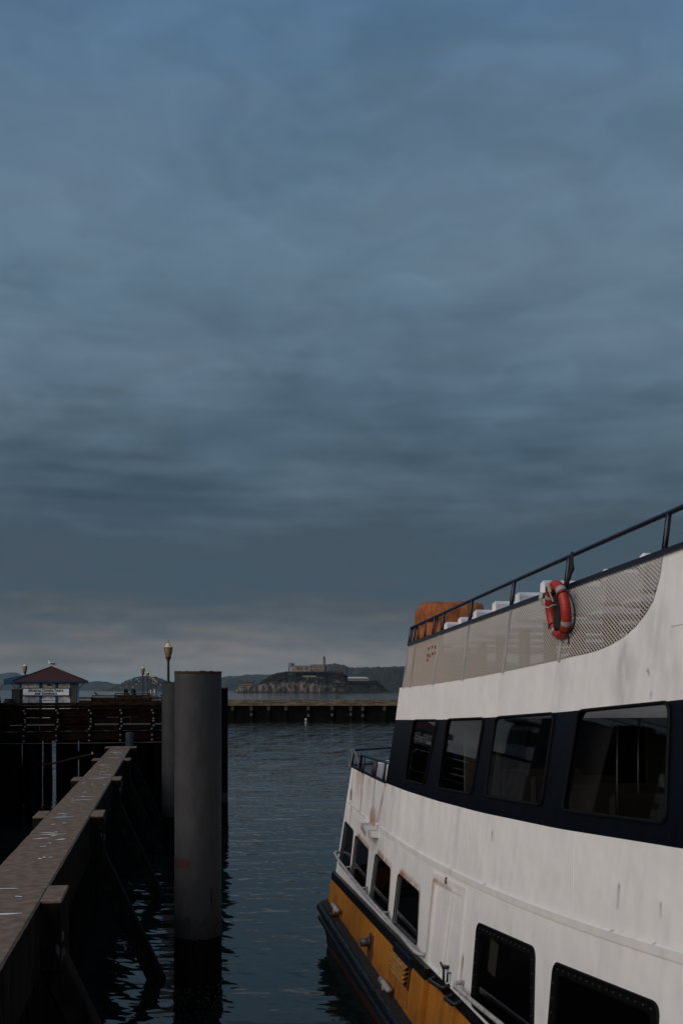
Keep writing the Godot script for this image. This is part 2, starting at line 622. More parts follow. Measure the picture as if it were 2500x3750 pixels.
# ------------------------------------------------------------------ sky, camera, sun
func sky_image() -> Image:
	var w := 2048
	var h := 1024
	var n := FastNoiseLite.new()
	n.seed = 21
	n.frequency = 1.0
	n.fractal_octaves = 5
	n.fractal_gain = 0.52
	var n2 := FastNoiseLite.new()
	n2.seed = 4
	n2.frequency = 1.0
	n2.fractal_octaves = 3
	# height above the horizon in degrees -> sRGB
	var el := [0.0, 1.0, 1.8, 2.6, 3.6, 5.8, 8.6, 13.0, 17.0, 22.0, 28.0, 33.0, 45.0, 90.0]
	var cl := [Color8(99, 108, 113), Color8(104, 109, 112), Color8(115, 114, 114), Color8(97, 102, 107), Color8(83, 92, 99), Color8(64, 78, 89), Color8(66, 83, 97), Color8(79, 100, 116), Color8(91, 113, 131), Color8(98, 121, 140), Color8(92, 117, 139), Color8(85, 114, 143), Color8(81, 111, 142), Color8(76, 103, 136)]
	var px := PackedFloat32Array()
	px.resize(w * h * 3)
	for y in h:
		var e := PI * (0.5 - (y + 0.5) / h)
		var deg := rad_to_deg(e)
		var row := Color8(60, 66, 70).srgb_to_linear()
		if deg < -1.0:
			for x in w:
				var i := (y * w + x) * 3
				px[i] = row.r
				px[i + 1] = row.g
				px[i + 2] = row.b
			continue
		var ce := cos(e)
		var se := maxf(sin(e), 0.0)
		var wob_k := clampf(deg / 12.0, 0.12, 1.0)
		for x in w:
			var a := TAU * ((x + 0.5) / w - 0.5)
			var dx := sin(a) * ce
			var dz := -cos(a) * ce
			var q := 1.0 / (se + 0.13)
			var c := n.get_noise_2d(dx * q * 1.15 + 7.0, dz * q * 1.15)
			var c2 := n2.get_noise_3d(dx * 3.4, se * 11.0, dz * 3.4)
			var c4 := n.get_noise_3d(dx * 6.0 + 20.0, se * 13.0, dz * 6.0)
			var c3 := n.get_noise_3d(dx * 7.0, se * 75.0, dz * 7.0)
			var d := clampf(deg + (c * 1.9 + c2 * 1.2) * wob_k + c3 * 2.2 * clampf(deg / 2.0, 0.0, 1.0), 0.0, 89.0)
			var j := 0
			while el[j + 1] < d:
				j += 1
			var t: float = (d - el[j]) / (el[j + 1] - el[j])
			t = t * t * (3.0 - 2.0 * t) * 0.5 + t * 0.5
			var col: Color = cl[j].lerp(cl[j + 1], t)
			var k := 1.0 + 0.09 * c4 * clampf(deg / 10.0, 0.0, 1.0) + 0.13 * n.get_noise_2d(dx * q * 4.2 + c2 * 1.4, dz * q * 4.2 + c4 + 40.0) + (c * 0.1 + c2 * 0.1) * lerpf(1.0, 0.6, clampf((deg - 5.0) / 14.0, 0.0, 1.0)) + 0.3 * c3 * exp(-deg / 6.0)
			col = col.srgb_to_linear()
			var grey := 0.012 * c2
			var i := (y * w + x) * 3
			k /= 1.22
			px[i] = maxf(0.01, col.r * k + grey)
			px[i + 1] = maxf(0.01, col.g * k + grey * 0.7)
			px[i + 2] = maxf(0.01, col.b * k + grey * 0.4)
	return Image.create_from_data(w, h, false, Image.FORMAT_RGBF, px.to_byte_array())


func _ready() -> void:
	rng.seed = 5
	nz.seed = 11
	nz.frequency = 1.0
	nz.fractal_octaves = 4
	# camera: level, the lens shifted up (the horizon sits low in the frame and uprights stay upright)
	var cam := Camera3D.new()
	cam.name = "camera"
	add_child(cam)
	cam.position = Vector3(0, EYE, 0)
	cam.keep_aspect = Camera3D.KEEP_HEIGHT
	cam.set_frustum(0.1 * 2352.0 / 2412.0, Vector2(0, 0.1 * 408.0 / 2412.0), 0.1, 40000.0)
	cam.current = true
	# sky and air
	var sky_mat := PanoramaSkyMaterial.new()
	sky_mat.panorama = ImageTexture.create_from_image(sky_image())
	var sky := Sky.new()
	sky.sky_material = sky_mat
	var env := Environment.new()
	env.background_mode = Environment.BG_SKY
	env.sky = sky
	env.tonemap_mode = Environment.TONE_MAPPER_LINEAR
	env.tonemap_exposure = 1.22
	env.sdfgi_enabled = true
	env.ssao_enabled = true
	env.ssil_enabled = true
	env.fog_enabled = true
	env.fog_density = 0.000022
	env.fog_light_color = Color(0.8, 0.92, 1.0)
	var we := WorldEnvironment.new()
	we.name = "world"
	we.environment = env
	add_child(we)
	# the sun behind thick cloud, to the left and behind: a wide soft glow
	var sun := DirectionalLight3D.new()
	sun.name = "sun"
	add_child(sun)
	sun.light_energy = 0.5
	sun.light_color = Color(1.0, 0.93, 0.87)
	sun.light_angular_distance = 60.0
	sun.shadow_enabled = true
	sun.sky_mode = DirectionalLight3D.SKY_MODE_LIGHT_ONLY
	sun.look_at_from_position(Vector3(-0.71, 0.43, 0.57), Vector3.ZERO)

	make_materials()
	build_water()
	build_hills()
	build_island()
	build_breakwater()
	build_pier()
	build_kiosk()
	build_lamps()
	build_pier_things()
	build_beam()
	build_steel_piles()
	build_left_shore()
	build_ferry()


# ------------------------------------------------------------------ water, hills, island
func build_water() -> void:
	var m := StandardMaterial3D.new()
	m.albedo_color = Color(0.007, 0.0125, 0.011).linear_to_srgb()
	m.roughness = 0.06
	m.metallic_specular = 0.4
	m.normal_enabled = true
	m.normal_texture = ripple_map(640, 14.0)
	m.normal_scale = 1.0
	# uv = metres / tile
	var v := PackedVector3Array()
	var n := PackedVector3Array()
	var uv := PackedVector2Array()
	var tg := PackedFloat32Array()
	var idx := PackedInt32Array()
	var ds := [-30.0]
	var d := -24.0
	while d < 260.0:
		ds.append(d)
		d += 0.7 if d < 80 else 2.5
	for e in [400.0, 800.0, 1600.0, 3000.0, 6000.0, 12000.0, 22000.0]:
		ds.append(e)
	var xs := [-16000.0, -5000.0, -1500.0, -500.0, -180.0]
	var x := -70.0
	while x < 40.0:
		xs.append(x)
		x += 0.9
	for e in [60.0, 180.0, 500.0, 1500.0, 5000.0, 16000.0]:
		xs.append(e)
	for a in ds:
		for b in xs:
			var near: bool = a < 250.0 and absf(b) < 80.0
			var hh := 0.0
			var gx := 0.0
			var gz := 0.0
			if near:
				hh = nz.get_noise_2d(b * 0.11, a * 0.2) * 0.05
				gx = (nz.get_noise_2d((b + 0.4) * 0.11, a * 0.2) * 0.05 - hh) / 0.4
				gz = (nz.get_noise_2d(b * 0.11, (a - 0.4) * 0.2) * 0.05 - hh) / 0.4
			var chop := 0.08 * smoothstep(45.0, 120.0, a)
			if a < 3000.0:
				gx += chop * 1.1 * nz.get_noise_2d(b * 0.9, a * 0.9 + 300.0)
				gz += chop * nz.get_noise_2d(b * 0.7 + 90.0, a * 0.9)
			v.append(Vector3(b, hh, -a))
			n.append(Vector3(-gx, 1, -gz).normalized())
			uv.append(Vector2(b, -a) / 14.0)
	var nc := xs.size()
	for i in ds.size() - 1:
		for k in nc - 1:
			var q := i * nc + k
			idx.append_array([q, q + nc, q + nc + 1, q, q + nc + 1, q + 1])
	var arr := []
	arr.resize(Mesh.ARRAY_MAX)
	arr[Mesh.ARRAY_VERTEX] = v
	arr[Mesh.ARRAY_NORMAL] = n
	arr[Mesh.ARRAY_TEX_UV] = uv
	arr[Mesh.ARRAY_INDEX] = idx
	var me := ArrayMesh.new()
	me.add_surface_from_arrays(Mesh.PRIMITIVE_TRIANGLES, arr)
	structure("water", me, m)


func ridge(called: String, pts: Array, dist: float, depth: float, base: Color, bump: float, seed_off: float, step: float) -> void:
	var rows := []
	var x0: float = pts[0].x
	var x1: float = pts[-1].x
	var nx := int((x1 - x0) / step) + 1
	var prof := [[0.0, -0.05], [0.06, 0.14], [0.16, 0.34], [0.28, 0.58], [0.38, 0.78], [0.46, 0.92], [0.52, 1.0], [0.6, 0.96], [0.75, 0.7], [1.0, 0.0]]
	for q in prof:
		var row := []
		for i in nx + 1:
			var x: float = lerpf(x0, x1, float(i) / nx)
			var top := maxf(table(pts, x), 0.0)
			var t: float = q[0] + 0.05 * nz.get_noise_2d(x / depth * 2.0 + seed_off, q[0] * 9.0)
			var gully := 1.0 if q[1] >= 0.99 else 1.0 + 0.28 * nz.get_noise_2d(x / depth * 3.0, seed_off + q[0] * 4.0)
			var y: float = top * q[1] * gully
			y += bump * (nz.get_noise_2d(x / step * 0.31 + seed_off, q[0] * 37.0) + 0.7 * nz.get_noise_2d(x / step * 1.3 + seed_off, q[0] * 71.0)) * clampf(top / (bump * 4.0), 0.0, 1.0) * clampf(q[1] * 3.0, 0.0, 1.0)
			row.append(Vector3(x, y, -dist - depth * (t - 0.5)))
		rows.append(row)
	var col := func(p: Vector3, nn: Vector3) -> Color:
		var k := 0.75 + 0.9 * nz.get_noise_3d(p.x / step * 0.4, p.y / step * 0.5, p.z / step * 0.3)
		return Color(base.r * k, base.g * k, base.b * k)
	structure(called, field(rows, col), M.terrain)


func build_hills() -> void:
	var wood := Color(0.03, 0.038, 0.028)
	ridge("hills", [Vector2(-6060, 41), Vector2(-5247, 111), Vector2(-4725, 192), Vector2(-4539, 215), Vector2(-4469, 227), Vector2(-4423, 238), Vector2(-4353, 221), Vector2(-4278, 180), Vector2(-4115, 146), Vector2(-3854, 99), Vector2(-3506, 70), Vector2(-3041, 82), Vector2(-2229, 76), Vector2(-1300, 99), Vector2(-488, 58)], 14000, 1500, wood, 5.0, 3.0, 40.0)
	ridge("hills", [Vector2(-3672, 58), Vector2(-3149, 73), Vector2(-2925, 58), Vector2(-2701, 36), Vector2(-2478, 47), Vector2(-2228, 66), Vector2(-2123, 73), Vector2(-2030, 73), Vector2(-1948, 55), Vector2(-1806, 44), Vector2(-1358, 73), Vector2(-1172, 88), Vector2(-985, 118), Vector2(-836, 129), Vector2(-716, 135), Vector2(-612, 137), Vector2(-388, 152), Vector2(-164, 126), Vector2(60, 58)], 9000, 1200, wood, 5.0, 9.0, 18.0)
	ridge("hills", [Vector2(-881, -9), Vector2(-781, 16), Vector2(-706, 39), Vector2(-679, 46), Vector2(-647, 61), Vector2(-612, 67), Vector2(-557, 56), Vector2(-408, 66), Vector2(-234, 103), Vector2(-122, 136), Vector2(-82, 148), Vector2(-45, 155), Vector2(-15, 153), Vector2(15, 148), Vector2(40, 136), Vector2(70, 128), Vector2(119, 133), Vector2(152, 128), Vector2(216, 126), Vector2(338, 131), Vector2(537, 146), Vector2(786, 128), Vector2(1159, 91), Vector2(1532, 41)], 6000, 900, wood, 6.0, 21.0, 7.0)
	ridge("hills", [Vector2(-1045, -3), Vector2(-1018, 8), Vector2(-996, 16), Vector2(-969, 29), Vector2(-942, 44), Vector2(-917, 54), Vector2(-893, 62), Vector2(-866, 65), Vector2(-837, 65), Vector2(-805, 60), Vector2(-778, 48), Vector2(-742, 39), Vector2(-694, 25), Vector2(-637, 8), Vector2(-599, -5)], 4600, 420, wood, 7.0, 33.0, 4.0)
	ridge("hills", [Vector2(-139, 0), Vector2(-73, 21), Vector2(-7, 46), Vector2(43, 61), Vector2(76, 69), Vector2(109, 79), Vector2(144, 84), Vector2(179, 88), Vector2(239, 94), Vector2(325, 109), Vector2(441, 126), Vector2(607, 112), Vector2(856, 79), Vector2(1104, 21), Vector2(1187, 0)], 4000, 600, Color(0.022, 0.029, 0.022), 4.0, 45.0, 5.0)
	# pale houses among the trees
	var proto: Node3D = null
	var r := RandomNumberGenerator.new()
	r.seed = 31
	var spots := []
	for i in 11:
		var x := r.randf_range(-950.0, -760.0)
		spots.append([Vector3(x, 0, 0), 4600.0, 420.0, "pale house among trees on the small wooded headland beyond the pier lamps", "pale houses on the wooded headland", [Vector2(-996, 16), Vector2(-917, 54), Vector2(-866, 65), Vector2(-805, 60), Vector2(-742, 39)]])
	for i in 9:
		var x := r.randf_range(-20.0, 300.0)
		spots.append([Vector3(x, 0, 0), 6000.0, 900.0, "pale house on the long ridge behind the prison island", "pale houses on the ridge behind the island", [Vector2(-45, 155), Vector2(15, 148), Vector2(70, 128), Vector2(152, 128), Vector2(338, 131)]])
	for q in spots:
		var f := r.randf_range(0.18, 0.7)
		var top := table(q[5], q[0].x)
		var w := r.randf_range(5.0, 10.0)
		var t := 0.06 + f * 0.4
		var at := Vector3(q[0].x, top * f * 1.12, -q[1] - q[2] * (t - 0.5) + 12.0)
		var h: Node3D
		if proto == null:
			proto = thing("house", q[3], "house", at, 0.0, q[4])
			var s := st()
			box(s, Vector3(0, 2.5, 0), Vector3(10, 7, 8))
			put("wall", s, M.house_white, proto)
			s = st()
			quad(s, Vector3(-5.6, 6, 4.6), Vector3(-5.6, 8.6, 0), Vector3(5.6, 8.6, 0), Vector3(5.6, 6, 4.6))
			quad(s, Vector3(-5.6, 6, -4.6), Vector3(5.6, 6, -4.6), Vector3(5.6, 8.6, 0), Vector3(-5.6, 8.6, 0))
			put("roof", s, M.block_grey, proto)
			h = proto
		else:
			h = copy(proto, at, q[3])
			h.set_meta("group", q[4])
		h.scale = Vector3(w / 10.0, r.randf_range(0.6, 1.0), 1)


func island_h(x: float, t: float) -> float:
	var top := table([Vector2(-208, 0), Vector2(-203, 9), Vector2(-196, 13), Vector2(-172, 14), Vector2(-164, 16), Vector2(-154, 25), Vector2(-143, 31), Vector2(-133, 37), Vector2(-118, 39), Vector2(-104, 41), Vector2(-97, 43.5), Vector2(-62, 44), Vector2(-28, 43.5), Vector2(-10, 43), Vector2(4, 40), Vector2(11, 29), Vector2(20, 26), Vector2(45, 25), Vector2(58, 24), Vector2(69, 23), Vector2(76, 18), Vector2(84, 11), Vector2(95, 5), Vector2(106, 0)], x)
	var cliff := table([Vector2(-208, 0), Vector2(-200, 11), Vector2(-165, 13), Vector2(-150, 17), Vector2(-125, 19), Vector2(-80, 20), Vector2(-50, 17), Vector2(-20, 13), Vector2(10, 9), Vector2(40, 5), Vector2(106, 1)], x)
	cliff = minf(cliff, top)
	var rag := nz.get_noise_2d(x * 0.05, 3.0)
	t += 0.035 * rag
	if t < 0.03:
		return -2.0
	if t < 0.16:
		var k := (t - 0.03) / 0.13
		return -1.0 + (cliff + 1.0) * clampf(k * k * (3.0 - 2.0 * k) * 1.05, 0.0, 1.0) * (1.0 + 0.25 * nz.get_noise_2d(x * 0.16, t * 14.0))
	if t < 0.55:
		var k := (t - 0.16) / 0.39
		return lerpf(cliff, top, pow(k, 0.75)) + 1.6 * nz.get_noise_2d(x * 0.12, t * 22.0) * sin(k * PI)
	if t < 0.8:
		return top + 0.6 * nz.get_noise_2d(x * 0.1, t * 20.0)
	return top * (1.0 - (t - 0.8) / 0.2) - 2.0 * (t - 0.8) / 0.2


func build_island() -> void:
	var rows := []
	for j in 46:
		var t := pow(j / 45.0, 1.15)
		var row := []
		for i in 215:
			var x := -212.0 + i * 1.5
			row.append(Vector3(x, island_h(x, t), -2010.0 - 190.0 * t))
		rows.append(row)
	var col := func(p: Vector3, nn: Vector3) -> Color:
		var t := (-p.z - 2010.0) / 190.0
		var cl := table([Vector2(-208, 0), Vector2(-200, 11), Vector2(-165, 13), Vector2(-150, 17), Vector2(-125, 19), Vector2(-80, 20), Vector2(-50, 17), Vector2(-20, 13), Vector2(10, 9), Vector2(40, 5), Vector2(106, 1)], p.x)
		var a := nz.get_noise_3d(p.x * 0.13, p.y * 0.09, 4.0)
		var b := nz.get_noise_3d(p.x * 0.05, p.y * 0.16, 9.0)
		var rock := Color(0.125, 0.102, 0.085) * (0.75 + 1.7 * a)
		var green := Color(0.012, 0.015, 0.009) * (0.9 + 0.8 * a)
		var k := 0.0
		if p.y < cl * 1.02 + 2.0 * a:
			k = 1.0 - smoothstep(-60.0, 10.0, p.x + b * 90.0)
		elif p.y > cl and p.x > -60.0 and p.x < 20.0:
			k = smoothstep(0.05, 0.35, b + 0.15)
			rock = rock * 0.65
		else:
			k = smoothstep(0.3, 0.5, b) * 0.6
		if p.y < 3.0:
			rock = rock * 0.25
			green = green * 0.6
		return green.lerp(rock, clampf(k, 0.0, 1.0))
	structure("island", field(rows, col), M.terrain)
	# bushes and low trees
	var s := soft()
	var rr := RandomNumberGenerator.new()
	rr.seed = 8
	var rows2 := []
	for i in 6:
		var a := PI * i / 5
		var row := []
		for k in 9:
			var th := TAU * (k % 8) / 8
			var d := Vector3(sin(a) * cos(th), -cos(a), sin(a) * sin(th))
			row.append(d * (1.0 + 0.45 * nz.get_noise_3d(d.x * 1.7, d.y * 1.7 + 5.0, d.z * 1.7)))
		rows2.append(row)
	sheet(s, rows2)
	var mm := MultiMesh.new()
	mm.transform_format = MultiMesh.TRANSFORM_3D
	mm.mesh = shape(s)
	var where := []
	while where.size() < 620:
		var x := rr.randf_range(-165.0, 84.0)
		var t := rr.randf_range(0.14, 0.6)
		var b := nz.get_noise_2d(x * 0.05, t * 7.0)
		if x < -60 and t < 0.2:
			continue
		if b < -0.1 and rr.randf() < 0.8:
			continue
		if t > 0.34 and x > -100.0 and x < -25.0:
			continue
		var y := island_h(x, t)
		if y < 2.0:
			continue
		var sc := rr.randf_range(1.1, 2.7) * (1.5 if x > -160.0 and x < -110.0 else 1.0)
		where.append(Transform3D(Basis(Vector3.UP, rr.randf() * TAU).scaled(Vector3(sc * 1.3, sc * rr.randf_range(0.6, 1.1), sc)), Vector3(x, y, -2010.0 - 190.0 * t)))
	mm.instance_count = where.size()
	for i in where.size():
		mm.set_instance_transform(i, where[i])
	var mi := MultiMeshInstance3D.new()
	mi.name = "island_shrubs"
	mi.multimesh = mm
	mi.material_override = M.shrub
	add_child(mi)
	tag(mi, "dark bushes and low trees covering the slopes of the prison island", "shrubs")
	mi.set_meta("kind", "stuff")

	var z := -2080.0
	# the long cell house
	var c := thing("prison_building", "long tan prison cell house on top of the rocky island", "building", Vector3(-62, 43, z))
	s = st()
	box(s, Vector3(-17, 4.4, 0), Vector3(37, 10.8, 26))
	put("west_wing", s, M.prison, c).name = "wing"
	s = st()
	box(s, Vector3(18, 5.3, -1), Vector3(34.5, 12.2, 26))
	put("wing", s, M.prison, c)
	s = st()
	box(s, Vector3(-17, 10.1, 0), Vector3(38, 0.8, 27))
	box(s, Vector3(18, 11.7, -1), Vector3(35.2, 0.8, 27))
	box(s, Vector3(14, 12.6, -4), Vector3(22, 1.0, 8))
	put("cornice", s, M.tower_stone, c)
	for i in 5:
		s = st()
		box(s, Vector3(-24.5 + [0.0, 4.2, 8.4, 16.0, 20.0][i], 4.6, 13.05), Vector3(1.9, 6.6, 0.5))
		put("window", s, M.prison_dark, c)
	for j in 2:
		for i in 8:
			s = st()
			box(s, Vector3(3.4 + i * 4.1, 7.6 - j * 5.6, 12.1), Vector3(2.1, 2.5, 0.5))
			put("window", s, M.prison_dark, c)
	# lighthouse
	var l := thing("lighthouse", "tall slender octagonal lighthouse tower beside the prison cell house", "lighthouse", Vector3(-34, 44, -2066))
	s = st()
	lathe(s, [Vector2(3.0, 0), Vector2(2.7, 3), Vector2(2.3, 22.5), Vector2(2.9, 23.0), Vector2(2.9, 24.2), Vector2(0, 24.3)], 8)
	put("tower", s, M.tower_stone, l)
	s = st()
	lathe(s, [Vector2(1.5, 24.2), Vector2(1.5, 26.6), Vector2(1.9, 26.7), Vector2(1.0, 27.8), Vector2(0.2, 28.2), Vector2(0.12, 29.6), Vector2(0, 29.7)], 8)
	put("lantern_room", s, M.prison_dark, l)
	# water tower
	var w := thing("water_tower", "round grey water tank on tall legs at the left end of the cell house", "water tower", Vector3(-99, 40, -2074))
	s = st()
	lathe(s, [Vector2(0, 10.3), Vector2(5.4, 10.4), Vector2(5.6, 10.8), Vector2(5.6, 17.2), Vector2(5.9, 17.3), Vector2(3.0, 18.8), Vector2(0, 19.4)], 16)
	put("tank", s, M.far_metal, w)
	for a in 4:
		s = st()
		var dx := 1.0 if a & 1 else -1.0
		var dz := 1.0 if a & 2 else -1.0
		bar(s, Vector3(dx * 4.8, 0, dz * 4.8), Vector3(dx * 3.8, 10.5, dz * 3.8), 1.0, 1.0)
		put("leg", s, M.prison_dark, w)
	s = st()
	bar(s, Vector3(-4.5, 2, 4.5), Vector3(3.9, 9.5, 3.9), 0.4, 0.4)
	bar(s, Vector3(4.5, 2, 4.5), Vector3(-3.9, 9.5, 3.9), 0.4, 0.4)
	put("brace", s, M.prison_dark, w)
	# the stepped block at the water's end
	var b := thing("concrete_building", "dark flat-roofed concrete block of long floors at the island's left tip", "building", Vector3(-186, 12, -2052))
	for k in 3:
		s = st()
		box(s, Vector3(0, 1.0 + k * 3.6, 0), Vector3(27, 1.6, 16))
		put("floor_band", s, M.block_light if k < 2 else M.block_grey, b)
		s = st()
		box(s, Vector3(0, -0.8 + k * 3.6, 0), Vector3(26.2, 2.1, 15))
		put("window_band", s, M.prison_dark, b)
	s = st()
	box(s, Vector3(3, 9.7, 0), Vector3(6, 2.2, 6))
	put("roof_house", s, M.prison_dark, b)
	b = thing("low_building", "low grey shed just right of the dark concrete block on the island", "building", Vector3(-163, 15, -2056))
	s = st()
	box(s, Vector3(0, 2, 0), Vector3(9, 6, 8))
	put("wall", s, M.block_grey, b)
	s = st()
	box(s, Vector3(0, 5.2, 0), Vector3(9.8, 0.5, 8.8))
	put("roof", s, M.far_metal, b)
	b = thing("ruined_house", "roofless dark ruin with tall chimneys right of the lighthouse", "ruin", Vector3(-4, 41, -2075))
	for q in [[-9.5, 3.0, 9.0], [-4.0, 4.5, 11.5], [2.0, 3.0, 10.0], [7.5, 4.0, 12.5]]:
		s = st()
		box(s, Vector3(q[0], q[2] * 0.5 - 1.0, 0), Vector3(q[1], q[2], 5))
		put("wall", s, M.block_grey, b)
	b = thing("warehouse", "long low warehouse with pale roof on the island's right shoulder", "building", Vector3(33, 24, -2062))
	s = st()
	box(s, Vector3(0, 1.8, 0), Vector3(41, 4.6, 13))
	put("wall", s, M.block_light, b)
	s = st()
	quad(s, Vector3(-21.5, 4.1, 7.5), Vector3(-19, 7.3, 0), Vector3(14, 7.3, 0), Vector3(21.5, 4.1, 7.5))
	quad(s, Vector3(-21.5, 4.1, -7.5), Vector3(21.5, 4.1, -7.5), Vector3(14, 7.3, 0), Vector3(-19, 7.3, 0))
	tri(s, Vector3(14, 7.3, 0), Vector3(21.5, 4.1, -7.5), Vector3(21.5, 4.1, 7.5))
	tri(s, Vector3(-19, 7.3, 0), Vector3(-21.5, 4.1, 7.5), Vector3(-21.5, 4.1, -7.5))
	put("roof", s, M.far_roof, b)
	for i in 7:
		s = st()
		box(s, Vector3(-17 + i * 5.6, 2.3, 6.55), Vector3(2.6, 1.6, 0.3))
		put("window", s, M.prison_dark, b)
	b = thing("ruined_wall", "pale ruined wall on the slope below the cell house", "wall", Vector3(-62, 31, -2040))
	s = st()
	box(s, Vector3(0, 1, 0), Vector3(26, 3.2, 2))
	put("wall", s, M.block_light, b)
	s = st()
	bar(s, Vector3(-3, -6, 3), Vector3(-6, 3, 1), 1.2, 1.2)
	put("stair", s, M.block_light, b)
	# sails far out
	for q in [[Vector3(-428, 0, -2400), "small white sailboat far out behind the lamp row"], [Vector3(-455, 0, -2500), "fainter white sailboat just left of the other sail"]]:
		var sb := thing("sailboat", q[1], "sailboat", q[0])
		s = st()
		quad(s, Vector3(-3, 1.0, 0.8), Vector3(-2.4, 0, 0.5), Vector3(2.6, 0, 0.5), Vector3(3.6, 1.0, 0))
		quad(s, Vector3(-3, 1.0, -0.8), Vector3(3.6, 1.0, 0), Vector3(2.6, 0, -0.5), Vector3(-2.4, 0, -0.5))
		quad(s, Vector3(-3, 1.0, 0.8), Vector3(3.6, 1.0, 0), Vector3(3.6, 1.0, 0), Vector3(-3, 1.0, -0.8))
		put("hull", s, M.foam, sb)
		s = st()
		tri(s, Vector3(-2.6, 1.8, 0.25), Vector3(0.3, 9, 0.05), Vector3(0.3, 1.8, 0.1))
		tri(s, Vector3(0.5, 1.4, 0.1), Vector3(0.5, 8, 0.05), Vector3(3.4, 1.3, 0))
		put("sail", s, M.foam, sb)


func build_breakwater() -> void:
	var b := thing("breakwater", "long concrete breakwater with pale cap beam across the harbour mouth", "breakwater", Vector3(0, 0, -213))
	var s := st()
	box(s, Vector3(-8, 3.55, 0), Vector3(110, 1.25, 2.4), 0.06)
	put("cap_beam", s, M.far_concrete, b)
	s = st()
	box(s, Vector3(-8, 1.0, -0.5), Vector3(109.6, 3.9, 1.0))
	put("dark_wall", s, M.far_dark, b)
	var r := RandomNumberGenerator.new()
	r.seed = 3
	var xs := [-22.0, -18.2, -14.7, -11.2, -6.7, -1.9, 1.9, 4.3, 8.7]
	for k in 12:
		xs.append(-26.0 - 3.6 * k)
		xs.append(12.5 + 3.4 * k)
	var proto: ArrayMesh = null
	for x in xs:
		s = st()
		box(s, Vector3(0, 2.45, 0), Vector3(0.6, 0.9, 0.5), 0.05)
		var p := put("pile_head", s, M.pile_head, b, Vector3(x, r.randf_range(-0.1, 0.1), 0.45))
		s = st()
		box(s, Vector3(0, 0.45, 0), Vector3(0.64, 3.2, 0.48), 0.05)
		put("pile", s, M.far_dark, b, Vector3(x, 0, 0.4))
		if r.randf() < 0.5:
			s = st()
			box(s, Vector3(0, 1.0, 0.27), Vector3(0.5, 0.5, 0.1), 0.04)
			put("barnacle_patch", s, M.far_concrete, b, Vector3(x, r.randf_range(-0.2, 0.2), 0.42))
	# the cap is weathered in bays
	for k in 14:
		s = st()
		box(s, Vector3(-60 + k * 7.4, 3.56, 1.2), Vector3(0.07, 1.2, 0.03))
		put("joint", s, M.far_dark, b)
	var buoy := thing("buoy", "small white mooring buoy floating in front of the breakwater", "buoy", Vector3(-7.15, 0.12, -211))
	s = soft()
	ball(s, Vector3(0, 0.08, 0), 0.22, 12)
	put("float", s, M.foam, buoy)
	s = st()
	tube(s, [Vector3(0, 0.3, 0), Vector3(0, 0.42, 0)], 0.05, 6)
	put("eye", s, M.dark_metal, buoy)
	gull("gull", "tiny white gull standing on the far breakwater", Vector3(-18.4, 4.18, -212.5), 0.4, 1.0)


# ------------------------------------------------------------------ the timber pier
const FENCE_TURN := 0.305


